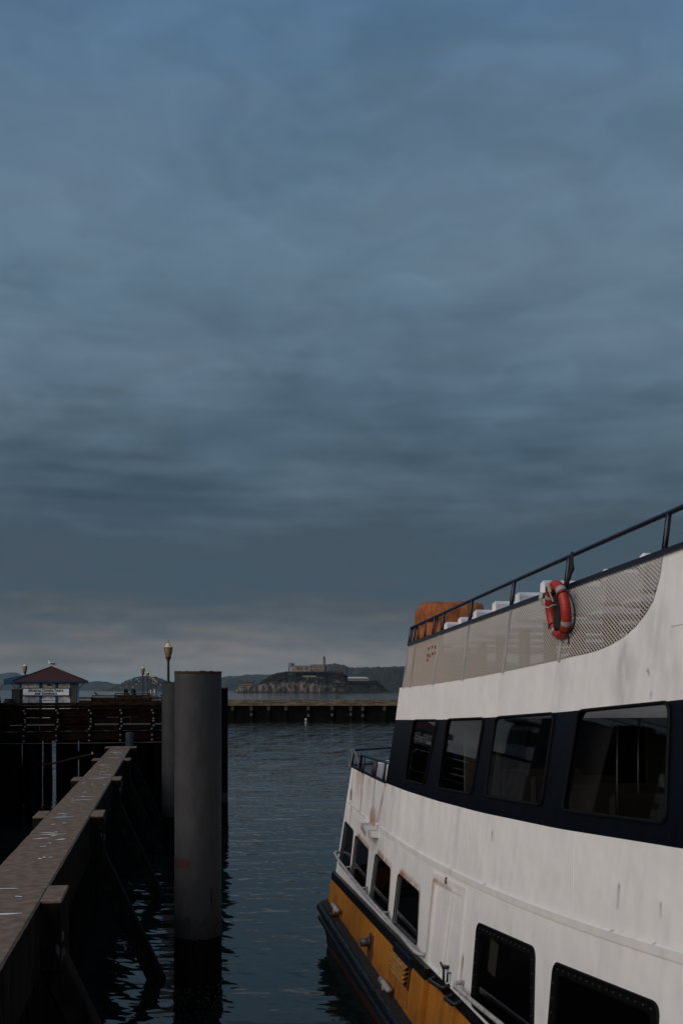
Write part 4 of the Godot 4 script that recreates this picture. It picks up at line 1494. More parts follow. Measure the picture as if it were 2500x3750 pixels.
# ------------------------------------------------------------------ concrete wall and steel piles at the left
func build_beam() -> void:
	# own x runs from its far end toward the viewer, origin at the far end's foot line; z to the ferry's side is -z here
	var turn := -PI / 2 + 0.1665
	var b := thing("concrete_wall", "long weathered concrete fender wall receding at the left, streaked with bird droppings", "wall", Vector3(-10.11, 0, -48.3), turn)
	# x axis of the node: (cos t, 0, -sin t) = toward the viewer and to the right
	var rr := RandomNumberGenerator.new()
	rr.seed = 9
	var s: SurfaceTool
	var n := 6
	var cuts := [0.0, 8.4, 17.1, 26.0, 34.9, 43.6, 52.0]
	for i in n:
		s = st()
		var a: float = cuts[i]
		var c: float = cuts[i + 1]
		# top surface with a slightly ragged arris
		var rows := [[], [], [], [], [], []]
		var m := int((c - a) / 0.25)
		for k in m + 1:
			var x: float = lerpf(a + 0.004, c - 0.004, float(k) / m)
			var j1 := 0.02 + 0.025 * absf(nz.get_noise_2d(x * 1.4, 2.0))
			var j2 := 0.02 + 0.025 * absf(nz.get_noise_2d(x * 1.4, 7.0))
			var y1 := 3.6 + 0.006 * nz.get_noise_2d(x * 0.5, 1.0)
			rows[0].append(Vector3(x, 2.72, -0.455))
			rows[1].append(Vector3(x, y1 - j1, -0.455))
			rows[2].append(Vector3(x, y1, -0.455 + j1))
			rows[3].append(Vector3(x, y1, 0.455 - j2))
			rows[4].append(Vector3(x, y1 - j2, 0.455))
			rows[5].append(Vector3(x, 2.72, 0.455))
		sheet(s, rows.slice(1, 5))
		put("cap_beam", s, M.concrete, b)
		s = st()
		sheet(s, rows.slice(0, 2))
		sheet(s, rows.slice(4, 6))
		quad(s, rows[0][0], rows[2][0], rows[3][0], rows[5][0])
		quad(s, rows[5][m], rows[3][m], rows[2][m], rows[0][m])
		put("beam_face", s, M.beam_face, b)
	# vertical planks under the beam
	var pl := st()
	box(pl, Vector3(0, 0.75, 0), Vector3(0.37, 3.9, 0.22), 0.02)
	var pm := shape(pl)
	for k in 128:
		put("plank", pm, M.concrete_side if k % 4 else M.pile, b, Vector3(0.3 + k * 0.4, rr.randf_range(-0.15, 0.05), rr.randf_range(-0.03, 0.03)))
	# bearing blocks, their broken corners, and the slanting piles
	for i in n:
		var x: float = cuts[i] + 0.5
		for side in [-1.0, 1.0]:
			s = st()
			box(s, Vector3.ZERO, Vector3(1.0, 0.86, 0.26), 0.014)
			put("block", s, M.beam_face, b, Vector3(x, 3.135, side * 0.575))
			s = st()
			box(s, Vector3.ZERO, Vector3(1.0, 0.05, 0.262), 0.012)
			put("block_top", s, M.concrete, b, Vector3(x, 3.572, side * 0.575))
		if i > 1:
			s = soft()
			for q in 7:
				ball(s, Vector3(x + rr.randf_range(0.25, 0.5), rr.randf_range(2.85, 3.5), -0.68 + rr.randf_range(-0.03, 0.03)), rr.randf_range(0.04, 0.1), 7, Vector3(1, 1.3, 0.5))
			put("broken_concrete", s, M.broken, b)
		s = st()
		bar(s, Vector3(x, 2.85, -0.5), Vector3(x, -1.2, -2.35), 0.36, 0.36, 0.03)
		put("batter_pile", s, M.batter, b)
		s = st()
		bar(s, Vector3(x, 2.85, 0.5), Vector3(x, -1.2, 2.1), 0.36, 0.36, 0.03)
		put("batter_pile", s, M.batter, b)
	# droppings: flat splashes lying on the top
	var dr := RandomNumberGenerator.new()
	dr.seed = 44
	for k in 130:
		var x := 50.0 * pow(dr.randf(), 1.15)
		var z := clampf(dr.randfn(0.0, 0.17), -0.36, 0.38)
		var big := dr.randf() < 0.3
		var L := dr.randf_range(0.2, 0.6) if big else dr.randf_range(0.04, 0.12)
		var wd := dr.randf_range(0.022, 0.05) if big else dr.randf_range(0.02, 0.045)
		s = st()
		var ang := dr.randf_range(-0.35, 0.35) + PI / 2
		var dir := Vector3(cos(ang), 0, sin(ang))
		var nrm := Vector3(-dir.z, 0, dir.x)
		var prev := []
		var nn := 7
		var okp := true
		for i in nn:
			var t := float(i) / (nn - 1)
			var w2: float = wd * sin(PI * clampf(t * 0.9 + 0.06, 0.0, 1.0)) * (0.6 + 0.8 * dr.randf())
			var c := Vector3(x, 3.6075, z) + dir * (t - 0.5) * L + nrm * 0.02 * sin(t * 5.0 + k)
			if absf(c.z) > 0.42:
				okp = false
			var row := [c - nrm * w2, c + nrm * w2]
			if prev.size():
				quad(s, prev[0], row[0], row[1], prev[1])
			prev = row
		if okp:
			put("bird_dropping", s, M.dropping, b)


func steel_pile(at: Vector3, top: float, label: String, sd: int) -> Node3D:
	var p := thing("steel_pile", label, "pile", at, sd * 1.3)
	var s := soft()
	var nn := 48
	var R := 0.457
	# wall with a ragged rusty rim and an open top
	var rows := []
	for q in [[R, -2.0], [R, 1.2], [R, 1.6], [R, 3.0], [R, 5.0], [R, top - 0.09], [R, top], [R - 0.035, top], [R - 0.035, top - 1.2]]:
		var row := []
		for k in nn + 1:
			var a := TAU * (k % nn) / nn
			var y: float = q[1]
			if y >= top:
				y += 0.04 * nz.get_noise_2d(cos(a) * 4.0 + sd, sin(a) * 4.0)
			row.append(Vector3(cos(a) * q[0], y, sin(a) * q[0]))
		rows.append(row)
	sheet(s, rows)
	put("shaft", s, M.steel_pile, p)
	s = st()
	for k in nn:
		var a := TAU * k / nn
		var b := TAU * (k + 1) / nn
		var ya := -0.05 + 0.02 * nz.get_noise_2d(a * 3.0, sd)
		var yb := -0.05 + 0.02 * nz.get_noise_2d(b * 3.0, sd)
		quad(s, Vector3(cos(a) * (R + 0.004), top + ya, sin(a) * (R + 0.004)), Vector3(cos(a) * (R + 0.004), top + 0.004, sin(a) * (R + 0.004)), Vector3(cos(b) * (R + 0.004), top + 0.004, sin(b) * (R + 0.004)), Vector3(cos(b) * (R + 0.004), top + yb, sin(b) * (R + 0.004)))
	put("rusty_rim", s, M.rust_edge, p)
	s = soft()
	rows = []
	for q in [-1.5, 0.0, 0.5, 0.9, 1.2, 1.4]:
		var row := []
		for k in nn * 2 + 1:
			var a := TAU * (k % (nn * 2)) / (nn * 2)
			var y: float = q
			if q > 1.1:
				y += 0.05 * nz.get_noise_2d(cos(a) * 5.0 + sd, sin(a) * 5.0) + (0.02 * nz.get_noise_2d(a * 9.0, sd * 2.0) if q > 1.3 else 0.0)
			var rr := R + 0.004 + 0.014 * absf(nz.get_noise_3d(cos(a) * 5.0, q * 5.0 + sd, sin(a) * 5.0)) * clampf(1.45 - q, 0.0, 1.0)
			row.append(Vector3(cos(a) * rr, y, sin(a) * rr))
		rows.append(row)
	sheet(s, rows)
	put("algae_band", s, M.algae, p)
	s = soft()
	rows = []
	for q in [1.3, 1.55, 1.8]:
		var row := []
		for k in nn * 2 + 1:
			var a := TAU * (k % (nn * 2)) / (nn * 2)
			var y: float = q
			if q > 1.7:
				y += 0.16 * nz.get_noise_2d(cos(a) * 3.0 + sd + 5.0, sin(a) * 3.0) + 0.05 * nz.get_noise_2d(a * 7.0, sd * 3.0)
			row.append(Vector3(cos(a) * (R + 0.002), y, sin(a) * (R + 0.002)))
		rows.append(row)
	sheet(s, rows)
	put("damp_band", s, M.damp, p)
	s = soft()
	var r := RandomNumberGenerator.new()
	r.seed = sd
	for k in 260:
		var a := r.randf() * TAU
		var y := r.randf_range(-0.1, 0.55) * r.randf_range(0.5, 1.0)
		ball(s, Vector3(cos(a) * (R + 0.015), y, sin(a) * (R + 0.015)), r.randf_range(0.012, 0.03), 5)
	var ba := put("barnacles", s, M.barnacle, p)
	ba.set_meta("kind", "stuff")
	return p


func build_steel_piles() -> void:
	var p := steel_pile(Vector3(-2.81, 0, -20.6), 6.55, "nearest thick grey steel pipe pile with a dull red paint patch", 1)
	p.rotation.y = 0.0
	# dull red patch on the near pile, curved with it
	var s := soft()
	var rows := []
	for j in 5:
		var row := []
		for i in 12:
			var t := i / 11.0
			var a := deg_to_rad(lerpf(158.0, 103.0, t))
			var y0 := 2.76 + 0.012 * nz.get_noise_2d(i * 0.9, 3.0) - (0.03 if i < 3 else 0.0)
			var y1 := 2.94 + 0.012 * nz.get_noise_2d(i * 0.9, 8.0) - (0.05 if i == 11 else 0.0)
			row.append(Vector3(cos(a) * 0.4595, lerpf(y0, y1, j / 4.0), sin(a) * 0.4595))
		rows.append(row)
	sheet(s, rows)
	put("paint_patch", s, M.red_paint, p)
	s = st()
	tube(s, [Vector3(0.30, 2.36, 0.345), Vector3(0.3, 2.2, 0.345), Vector3(0.3, 2.08, 0.345)], 0.012, 5)
	put("scar", s, M.rubber, p)
	steel_pile(Vector3(-6.37, 0, -40), 6.48, "grey steel pipe pile half hidden at the left of the nearest pile", 5)
	var dk := steel_pile(Vector3(-5.32, 0, -45), 6.27, "black steel pipe pile half hidden at the right of the nearest pile", 8)
	for c in dk.get_children():
		if c.name == &"shaft":
			c.material_override = M.algae


# ------------------------------------------------------------------ what stands left of the frame and shows in the ferry's windows
func build_left_shore() -> void:
	var s := st()
	var sh := thing("pier_shed", "long dark timber shed on the quay left of the pier", "shed", Vector3(-27, 0, -33), 0.17)
	box(s, Vector3(0, 4.6, 0), Vector3(8, 5.0, 22), 0.03)
	put("wall", s, M.weathered, sh)
	s = st()
	box(s, Vector3(0, 1.0, 0), Vector3(9, 2.2, 24), 0.03)
	put("quay", s, M.pile, sh)
	s = st()
	quad(s, Vector3(-4.5, 7.0, 11.6), Vector3(-4.5, 7.0, -11.6), Vector3(0, 8.4, -11.6), Vector3(0, 8.4, 11.6))
	quad(s, Vector3(4.5, 7.0, -11.6), Vector3(4.5, 7.0, 11.6), Vector3(0, 8.4, 11.6), Vector3(0, 8.4, -11.6))
	tri(s, Vector3(-4.5, 7.0, 11.6), Vector3(0, 8.4, 11.6), Vector3(4.5, 7.0, 11.6))
	tri(s, Vector3(-4.5, 7.0, -11.6), Vector3(4.5, 7.0, -11.6), Vector3(0, 8.4, -11.6))
	put("roof", s, M.timber, sh)
	s = st()
	tube(s, [Vector3(2.0, 7.6, 2), Vector3(2.0, 10.4, 2)], 0.06, 6)
	put("mast", s, M.lamp_pole, sh)
	var d := thing("timber_dolphin", "square dark mooring dolphin of timber piles left of the concrete wall", "dolphin", Vector3(-15.4, 0, -36.5), 0.2)
	for i in 9:
		s = soft()
		lathe(s, [Vector2(0.3, -1.5), Vector2(0.3, 8.2 + 0.1 * sin(i * 2.0)), Vector2(0, 8.22)], 10, Vector3((i % 3 - 1) * 0.6, 0, (i / 3 - 1) * 0.6))
		put("pile", s, M.pile, d)
	moored_boat()


func moored_boat() -> void:
	var b := thing("moored_ferry", "white ferry with dark wheelhouse windows moored left of the concrete wall", "ferry", Vector3(-19.7, 0, -43.6), 0.3)
	# own +x is the bow, toward the viewer's right
	var s := soft()
	var rows := []
	for q in [[0.3, -0.8], [0.75, 0.0], [0.9, 2.2], [1.0, 4.6], [0.99, 6.3]]:
		var row := []
		for i in 25:
			var z: float = i / 24.0 * 2.0 - 1.0
			var bow: float = 3.0 + q[1] * 0.2
			row.append(Vector3(lerpf(bow, -7.0, pow(absf(z), 4.0)) if absf(z) < 0.999 else -7.0, q[1], z * 2.6 * q[0]))
		rows.append(row)
	sheet(s, rows)
	put("hull", s, M.white_trim, b)
	s = soft()
	var rail := []
	for p in rows[4]:
		rail.append(p + Vector3(0, 0.04, 0))
	tube(s, rail, 0.07, 6)
	put("gunwale", s, M.black, b)
	s = st()
	box(s, Vector3(-3.0, 6.2, 0), Vector3(8.0, 0.1, 4.4))
	put("deck", s, M.floor_dark, b)
	s = st()
	box(s, Vector3(0.1, 7.1, 0), Vector3(4.6, 1.9, 3.2), 0.15)
	put("wheelhouse", s, M.white_trim, b)
	s = st()
	box(s, Vector3(0.1, 7.35, 0), Vector3(4.64, 0.85, 3.24), 0.1)
	put("window_band", s, M.black, b)
	s = st()
	box(s, Vector3(0.1, 8.15, 0), Vector3(5.2, 0.16, 3.7), 0.05)
	put("roof", s, M.white_trim, b)
	s = st()
	tube(s, [Vector3(-0.5, 8.2, 0), Vector3(-0.5, 11.6, 0)], 0.07, 6)
	tube(s, [Vector3(-0.5, 10.0, -0.8), Vector3(-0.5, 10.0, 0.8)], 0.04, 6)
	put("mast", s, M.black, b)
	for z in [1.8, -1.8]:
		s = st()
		tube(s, [Vector3(-3.2, 8.2, z), Vector3(-3.2, 9.1, z), Vector3(1.2, 9.1, z), Vector3(1.4, 8.2, z)], 0.03, 5)
		put("rail", s, M.black, b)
	var font := SystemFont.new()
	font.font_names = PackedStringArray(["Droid Sans"])
	font.font_weight = 700
	var name_on_bow := "BLUE & GOLD FLEET"
	var sd := 0.93
	for ch in name_on_bow:
		# letter by letter round the bow
		var hx: float = lerpf(4.2, -7.0, pow(sd, 4.0))
		var z1: float = sd + 0.004
		var ta := Vector2(lerpf(4.2, -7.0, pow(z1, 4.0)) - hx, 0.004 * 2.6).normalized()
		if ch != " ":
			var tm := TextMesh.new()
			tm.text = ch
			tm.font = font
			tm.font_size = 64
			tm.pixel_size = 0.0062
			tm.depth = 0.04
			put("letter", tm, M.navy_rail, b, Vector3(hx, 5.5, sd * 2.6 + 0.015), Basis(Vector3.UP, atan2(ta.y, -ta.x)))
		var go := 0.0
		while go < 0.36 and sd > 0.3:
			var n0 := Vector2(lerpf(4.2, -7.0, pow(sd, 4.0)), sd * 2.6)
			sd -= 0.002
			go += n0.distance_to(Vector2(lerpf(4.2, -7.0, pow(sd, 4.0)), sd * 2.6))


# ------------------------------------------------------------------ the ferry
# Its own frame: x forward along the side (u), y up from the water (v + EYE), -z outboard to the near side (w).
const LEAN := 0.13
const BEAM := 8.0


func P(u: float, v: float, o := 0.0, side := 1) -> Vector3:
	var w := -LEAN * (v - 1.007) + o
	return Vector3(u, v + EYE, -w if side > 0 else BEAM + w)


func vA(u: float) -> float: return -0.000501 * u * u - 0.048781 * u + 1.669269
func vB(u: float) -> float: return -0.000031 * u * u - 0.044732 * u + 1.273466
func vC(u: float) -> float: return 0.002469 * u * u - 0.059336 * u + 0.363842
func vD(u: float) -> float: return 0.001842 * u * u - 0.05366 * u - 0.293745
func vE(u: float) -> float: return 0.000015 * u * u * u + 0.003002 * u * u - 0.0548 * u - 1.684068
func vF(u: float) -> float: return 0.005065 * u * u - 0.061999 * u - 2.674125


func vTop(u: float) -> float:  # lower edge of the mesh; sweeps up into the solid bulwark aft
	if u > -0.87:
		return vC(u)
	if u < -2.6:
		return vB(u)
	return table([Vector2(-2.6, 1.36), Vector2(-2.58, 1.14), Vector2(-2.5, 0.91), Vector2(-2.34, 0.77), Vector2(-2.16, 0.66), Vector2(-1.88, 0.56), Vector2(-1.57, 0.49), Vector2(-1.23, 0.44), Vector2(-0.87, 0.413)], u)


func arcs(poly: Array, r: float) -> Array:
	var out := []
	var n := poly.size()
	for i in n:
		var p: Vector2 = poly[i]
		var a: Vector2 = p + (poly[(i - 1 + n) % n] - p).normalized() * r
		var b: Vector2 = p + (poly[(i + 1) % n] - p).normalized() * r
		var arc := []
		for k in 7:
			var t := k / 6.0
			arc.append(a.lerp(p, t).lerp(p.lerp(b, t), t))
		out.append(arc)
	return out


func outline(poly: Array, r: float) -> Array:
	var out := []
	for a in arcs(poly, r):
		out.append_array(a)
	return out


func vq(s: SurfaceTool, q: Array, side: int, o := 0.0) -> void:
	var p := []
	for e in q:
		p.append(P(e.x, e.y, o, side))
	if side < 0:
		p = [p[0], p[3], p[2], p[1]]
		q = [q[0], q[3], q[2], q[1]]
	quv(s, p, q)


# A piece of side wall between two upright (or slanted) edges and two lines, with a rounded window opening.
func wall_cell(s: SurfaceTool, utl: float, utr: float, ubr: float, ubl: float, top: Callable, bot: Callable, hole: Array, r: float, side: int, o := 0.0) -> void:
	var A := arcs(hole, r)
	var cu := [utl, utr, ubr, ubl]
	for i in 4:
		var j := (i + 1) % 4
		var inner: Array = A[i].slice(3) + A[j].slice(0, 4)
		var total := 0.0
		for k in inner.size() - 1:
			total += inner[k].distance_to(inner[k + 1])
		var run := 0.0
		var prev_o := Vector2.ZERO
		for k in inner.size():
			if k > 0:
				run += inner[k].distance_to(inner[k - 1])
			var t := run / total
			var u: float = lerpf(cu[i], cu[j], t)
			var v: float
			if i == 0:
				v = top.call(u)
			elif i == 2:
				v = bot.call(u)
			elif i == 1:
				v = lerpf(top.call(cu[1]), bot.call(cu[2]), t)
			else:
				v = lerpf(bot.call(cu[3]), top.call(cu[0]), t)
			var out := Vector2(u, v)
			if k > 0:
				vq(s, [prev_o, out, inner[k], inner[k - 1]], side, o)
			prev_o = out
	var full := outline(hole, r)
	for k in full.size():
		var a: Vector2 = full[k]
		var b: Vector2 = full[(k + 1) % full.size()]
		quv(s, [P(a.x, a.y, o, side), P(b.x, b.y, o, side), P(b.x, b.y, o - 0.07, side), P(a.x, a.y, o - 0.07, side)], [a, b, b, a])


func plain_cell(s: SurfaceTool, ul: float, ur: float, top: Callable, bot: Callable, side: int, o := 0.0, steps := 0) -> void:
	var n: int = steps if steps else maxi(1, int(absf(ul - ur) / 0.5))
	for i in n:
		var a := lerpf(ul, ur, float(i) / n)
		var b := lerpf(ul, ur, float(i + 1) / n)
		vq(s, [Vector2(a, top.call(a)), Vector2(b, top.call(b)), Vector2(b, bot.call(b)), Vector2(a, bot.call(a))], side, o)


func fan(s: SurfaceTool, pts: Array) -> void:
	var c := Vector3.ZERO
	for p in pts:
		c += p
	c /= pts.size()
	for k in pts.size():
		tri(s, c, pts[k], pts[(k + 1) % pts.size()])


func ferry_window(f: Node3D, hole: Array, r: float, side: int, glass: Material, gasket: float, bolts: bool, skew := 0.0) -> void:
	var s := soft()
	var o := outline(hole, r)
	var line := []
	for p in o:
		line.append(P(p.x, p.y, 0.008, side))
	tube(s, line, gasket, 8, true)
	if bolts:
		# a flat black rubber band round the opening
		var c := Vector2.ZERO
		for p in o:
			c += p
		c /= o.size()
		var big := outline([hole[0] + Vector2(0.02, 0.02), hole[1] + Vector2(-0.02, 0.02), hole[2] + Vector2(-0.02, -0.02), hole[3] + Vector2(0.02, -0.02)], r)
		var small := outline([hole[0] + Vector2(-0.13, -0.1), hole[1] + Vector2(0.13, -0.12), hole[2] + Vector2(0.13, 0.1), hole[3] + Vector2(-0.13, 0.1)], r * 0.7)
		for k in o.size():
			var j := (k + 1) % o.size()
			quad(s, P(big[k].x, big[k].y, 0.012, side), P(big[j].x, big[j].y, 0.012, side), P(small[j].x, small[j].y, 0.006, side), P(small[k].x, small[k].y, 0.006, side))
	var wnd := put("window", s, M.rubber, f)
	s = st()
	var pts := []
	for p in o:
		pts.append(P(p.x, p.y, (-0.02 if bolts else -0.012) + skew * (p.x - 1.6), side))
	fan(s, pts)
	put("pane", s, glass, wnd)
	if bolts and side > 0:
		s = soft()
		var ring := outline([hole[0] + Vector2(-0.05, -0.05), hole[1] + Vector2(0.05, -0.06), hole[2] + Vector2(0.05, 0.05), hole[3] + Vector2(-0.05, 0.05)], r * 0.8)
		var acc := 0.0
		for k in ring.size():
			var a: Vector2 = ring[k]
			var b: Vector2 = ring[(k + 1) % ring.size()]
			var l := a.distance_to(b)
			var t := 0.16 - acc
			while t < l:
				var p := a.lerp(b, t / l)
				ball(s, P(p.x, p.y, 0.014, side), 0.016, 6)
				t += 0.16
			acc = fmod(acc + l, 0.16)
		var bo := put("bolt_heads", s, M.dark_metal, wnd)
		bo.set_meta("kind", "stuff")


func box_uv(s: SurfaceTool, u0: float, v0: float, u1: float, v1: float, o0: float, o1: float) -> void:
	# a slab lying on the near side's leaning plane
	var q := [Vector2(u0, v0), Vector2(u1, v0), Vector2(u1, v1), Vector2(u0, v1)]
	var a := []
	var b := []
	for e in q:
		a.append(P(e.x, e.y, o0))
		b.append(P(e.x, e.y, o1))
	quv(s, b, q)
	for i in 4:
		var j := (i + 1) % 4
		quv(s, [a[i], a[j], b[j], b[i]], [q[i], q[j], q[j], q[i]])


func hull_plan(t: float, u_aft: float, u_shoulder: float, bow: float, half: float) -> Vector3:
	# t in 0..1 goes along the near side forward to the stem, 1..2 back along the far side; returns (u, 0, z)
	var k := t if t <= 1.0 else 2.0 - t
	var u: float
	var z: float
	if k < 0.6:
		u = lerpf(u_aft, u_shoulder, k / 0.6)
		z = half
	else:
		var q := (k - 0.6) / 0.4
		var c := 1.0 - q
		u = u_shoulder + bow * (1.0 - pow(c, 2.0))
		z = half * pow(c, 0.75) if c > 0.0 else 0.0
	return Vector3(u, 0, 4.0 - z if t <= 1.0 else 4.0 + z)


func bow_sheet(s: SurfaceTool, v_top: float, v_bot: float, u_top: float, u_bot: float, bulge: float, o := 0.0) -> void:
	var rows := []
	for j in 5:
		var v := lerpf(v_top, v_bot, j / 4.0)
		var u0 := lerpf(u_top, u_bot, j / 4.0)
		var w := -LEAN * (v - 1.007) + o
		var row := []
		for i in 25:
			var t := i / 24.0 * 2.0 - 1.0
			row.append([Vector3(u0 + bulge * (1.0 - pow(absf(t), 2.4)), v + EYE, 4.0 + t * (4.0 + w)), Vector2(13.0 + t * 4.0, v)])
		rows.append(row)
	for j in 4:
		for i in 24:
			quv(s, [rows[j][i][0], rows[j][i + 1][0], rows[j + 1][i + 1][0], rows[j + 1][i][0]], [rows[j][i][1], rows[j][i + 1][1], rows[j + 1][i + 1][1], rows[j + 1][i][1]])


func deck_sheet(s: SurfaceTool, ua: float, ub: float, v: Callable, inset: float) -> void:
	var rows := []
	for i in 24:
		var u := lerpf(ua, ub, i / 23.0)
		var vv: float = v.call(u)
		rows.append([P(u, vv, -inset, 1), Vector3(u, vv + EYE, 4.0), P(u, vv, -inset, -1)])
	sheet(s, rows)


func build_ferry() -> void:
	var f := thing("ferry", "large white passenger ferry with navy window band and orange hull stripe", "ferry", Vector3(2.769, 0, -13.2), PI / 2 + 0.17324)
	var aft := -15.0
	var fro := 8.45
	var s: SurfaceTool
	# --- paint
	var U0 := -15.2
	var U1 := 17.2
	var RU := [0.3, 0.105, 0.022]
	var marks := []
	for q in [
		# seams of the foredeck bulwark
		[12.17, -1.95, 12.02, -2.7, 0.03, 0.85], [10.98, -1.95, 10.77, -2.74, 0.045, 0.95], [9.68, -1.94, 9.44, -2.78, 0.03, 0.9], [8.62, -1.93, 8.9, -2.8, 0.035, 0.8],
		[11.6, -1.92, 11.5, -2.3, 0.12, 0.45], [11.2, -1.92, 11.1, -2.25, 0.14, 0.5], [10.3, -1.92, 10.2, -2.2, 0.1, 0.4], [9.5, -2.78, 9.45, -3.0, 0.12, 0.9], [9.3, -2.85, 9.0, -3.02, 0.14, 0.75], [11.9, -2.7, 11.85, -3.2, 0.05, 0.5],
		# window edges
		[9.5, -3.42, 9.38, -4.3, 0.03, 0.6], [10.7, -3.3, 9.45, -3.39, 0.035, 0.9], [8.5, -3.36, 7.3, -3.43, 0.04, 0.95], [7.2, -3.45, 7.0, -4.25, 0.03, 0.6], [6.5, -3.41, 5.05, -3.45, 0.045, 0.95], [4.98, -3.5, 4.72, -4.3, 0.03, 0.75], [11.25, -3.3, 11.12, -4.2, 0.03, 0.5],
		# door edge
		[4.22, -3.15, 4.1, -4.3, 0.03, 0.6], [4.2, -3.12, 3.2, -3.1, 0.018, 0.7], [2.2, -3.9, 2.15, -4.4, 0.025, 0.8], [11.1, -4.1, 11.0, -4.4, 0.04, 0.6], [9.05, -4.22, 9.0, -4.44, 0.04, 0.5], [6.9, -4.3, 6.85, -4.44, 0.04, 0.6]]:
		marks.append([q[0], q[1], q[2], q[3], q[4] * 1.9, RU[0], RU[1], RU[2], q[5]])
	# grey soot runs and bluish wash
	for q in [[7.9, -1.95, 7.7, -2.9, 0.18, 0.22], [7.3, -2.0, 7.1, -3.2, 0.12, 0.16], [5.5, -1.95, 5.4, -3.1, 0.2, 0.15], [3.3, -1.9, 3.2, -2.7, 0.1, 0.15], [-1.9, 0.4, -2.1, -0.1, 0.12, 0.25], [-2.0, 0.1, -2.2, -0.2, 0.3, 0.22], [-2.6, 0.6, -3.1, 0.0, 0.3, 0.2], [1.6, -2.0, 1.57, -2.1, 0.03, 0.6], [-2.5, -2.0, -2.52, -2.2, 0.03, 0.6], [-3.4, -2.0, -3.42, -2.1, 0.02, 0.6], [-0.2, 0.3, -0.3, -0.3, 0.16, 0.16], [2.0, 0.2, 1.9, -0.4, 0.12, 0.12], [-2.7, -0.05, -2.7, -0.08, 0.03, 0.8], [-2.55, 0.2, -2.6, 0.15, 0.015, 0.8]]:
		marks.append([q[0], q[1], q[2], q[3], q[4], 0.12, 0.12, 0.13, q[5]])
	var wt := hull_paint(1600, 440, U0, U1, -4.7, 1.9, Color(0.785, 0.785, 0.775), 0.085, marks, 40)
	var white := painted(wt, 0.5, U0, U1, -4.7, 1.9)
	var dn := FastNoiseLite.new()
	dn.seed = 70
	dn.frequency = 0.03
	dn.fractal_octaves = 3
	var dents := NoiseTexture2D.new()
	dents.width = 1024
	dents.height = 212
	dents.noise = dn
	white.heightmap_enabled = true
	white.heightmap_texture = dents
	white.heightmap_scale = 3.0
	var om := []
	for q in [[6.05, -4.95, 5.9, -5.4, 0.05, 0.9], [4.75, -4.7, 4.6, -5.3, 0.07, 0.95], [7.75, -4.95, 7.8, -5.45, 0.14, 0.95], [7.6, -5.2, 7.6, -5.5, 0.2, 0.9], [5.4, -5.0, 5.2, -5.5, 0.4, 0.35], [4.2, -4.8, 4.1, -5.5, 0.2, 0.3], [10.9, -5.0, 10.9, -5.35, 0.05, 0.9], [5.5, -5.0, 5.5, -5.5, 0.04, 0.8], [9.0, -4.7, 8.9, -5.3, 0.2, 0.25], [11.9, -5.0, 11.9, -5.3, 0.2, 0.3], [2.9, -4.8, 2.8, -5.5, 0.15, 0.3]]:
		om.append([q[0], q[1], q[2], q[3], q[4], 0.09, 0.03, 0.012, q[5]])
	for k in 40:
		var u := 13.0 - 0.29 * k
		om.append([u, -5.5 + 0.02 * u, u + 0.1, -5.25 + 0.01 * u, 0.1, 0.1, 0.035, 0.012, rng.randf_range(0.0, 0.6)])
	var ot := hull_paint(1400, 160, U0, U1, -5.8, -4.4, Color(0.5, 0.19, 0.017), 0.45, om, 60)
	var orange := painted(ot, 0.55, U0, U1, -5.8, -4.4)

	# --- side walls, both sides
	var winU := [
		[Vector2(6.88, -0.585), Vector2(5.22, -0.535), Vector2(5.55, -1.69), Vector2(7.02, -1.72)],
		[Vector2(4.57, -0.505), Vector2(2.6, -0.43), Vector2(2.75, -1.58), Vector2(4.66, -1.66)],
		[Vector2(2.04, -0.405), Vector2(-0.19, -0.295), Vector2(-0.13, -1.44), Vector2(2.10, -1.54)],
		[Vector2(-0.93, -0.25), Vector2(-3.12, -0.12), Vector2(-3.32, -1.26), Vector2(-0.80, -1.42)],
		[Vector2(-4.2, -0.08), Vector2(-6.4, 0.06), Vector2(-6.5, -1.05), Vector2(-4.1, -1.2)],
		[Vector2(-7.2, 0.11), Vector2(-9.4, 0.28), Vector2(-9.5, -0.85), Vector2(-7.1, -1.0)],
		[Vector2(-10.2, 0.33), Vector2(-12.4, 0.53), Vector2(-12.5, -0.6), Vector2(-10.1, -0.8)]]
	var cutU := [fro, 4.95, 2.35, -0.5, -3.7, -6.8, -9.8, -13.0]
	var winL := [
		[Vector2(12.40, -3.17), Vector2(11.28, -3.25), Vector2(11.15, -4.25), Vector2(12.52, -4.20)],
		[Vector2(10.95, -3.31), Vector2(9.42, -3.42), Vector2(9.25, -4.30), Vector2(10.9, -4.27)],
		[Vector2(8.68, -3.38), Vector2(7.25, -3.45), Vector2(7.01, -4.33), Vector2(8.70, -4.32)],
		[Vector2(6.59, -3.43), Vector2(5.01, -3.47), Vector2(4.72, -4.32), Vector2(6.55, -4.32)],
		[Vector2(1.72, -3.29), Vector2(-0.49, -3.11), Vector2(-0.85, -4.36), Vector2(1.56, -4.38)],
		[Vector2(-1.12, -3.12), Vector2(-3.6, -2.87), Vector2(-3.75, -4.30), Vector2(-1.25, -4.36)],
		[Vector2(-4.4, -2.8), Vector2(-6.6, -2.65), Vector2(-6.7, -4.25), Vector2(-4.5, -4.28)],
		[Vector2(-7.4, -2.6), Vector2(-9.6, -2.45), Vector2(-9.7, -4.2), Vector2(-7.5, -4.23)]]
	var cutL := [12.5, 11.12, 9.08, 6.85, 4.4, 2.15, -0.8, -4.0, -7.05, -10.2]
	var cutLb := [12.83, 11.02, 8.98, 6.78, 4.4, 2.15, -1.05, -4.1, -7.1, -10.2]
	var bottom := func(u: float) -> float: return -4.45
	var st_b := func(u: float) -> float: return -4.63
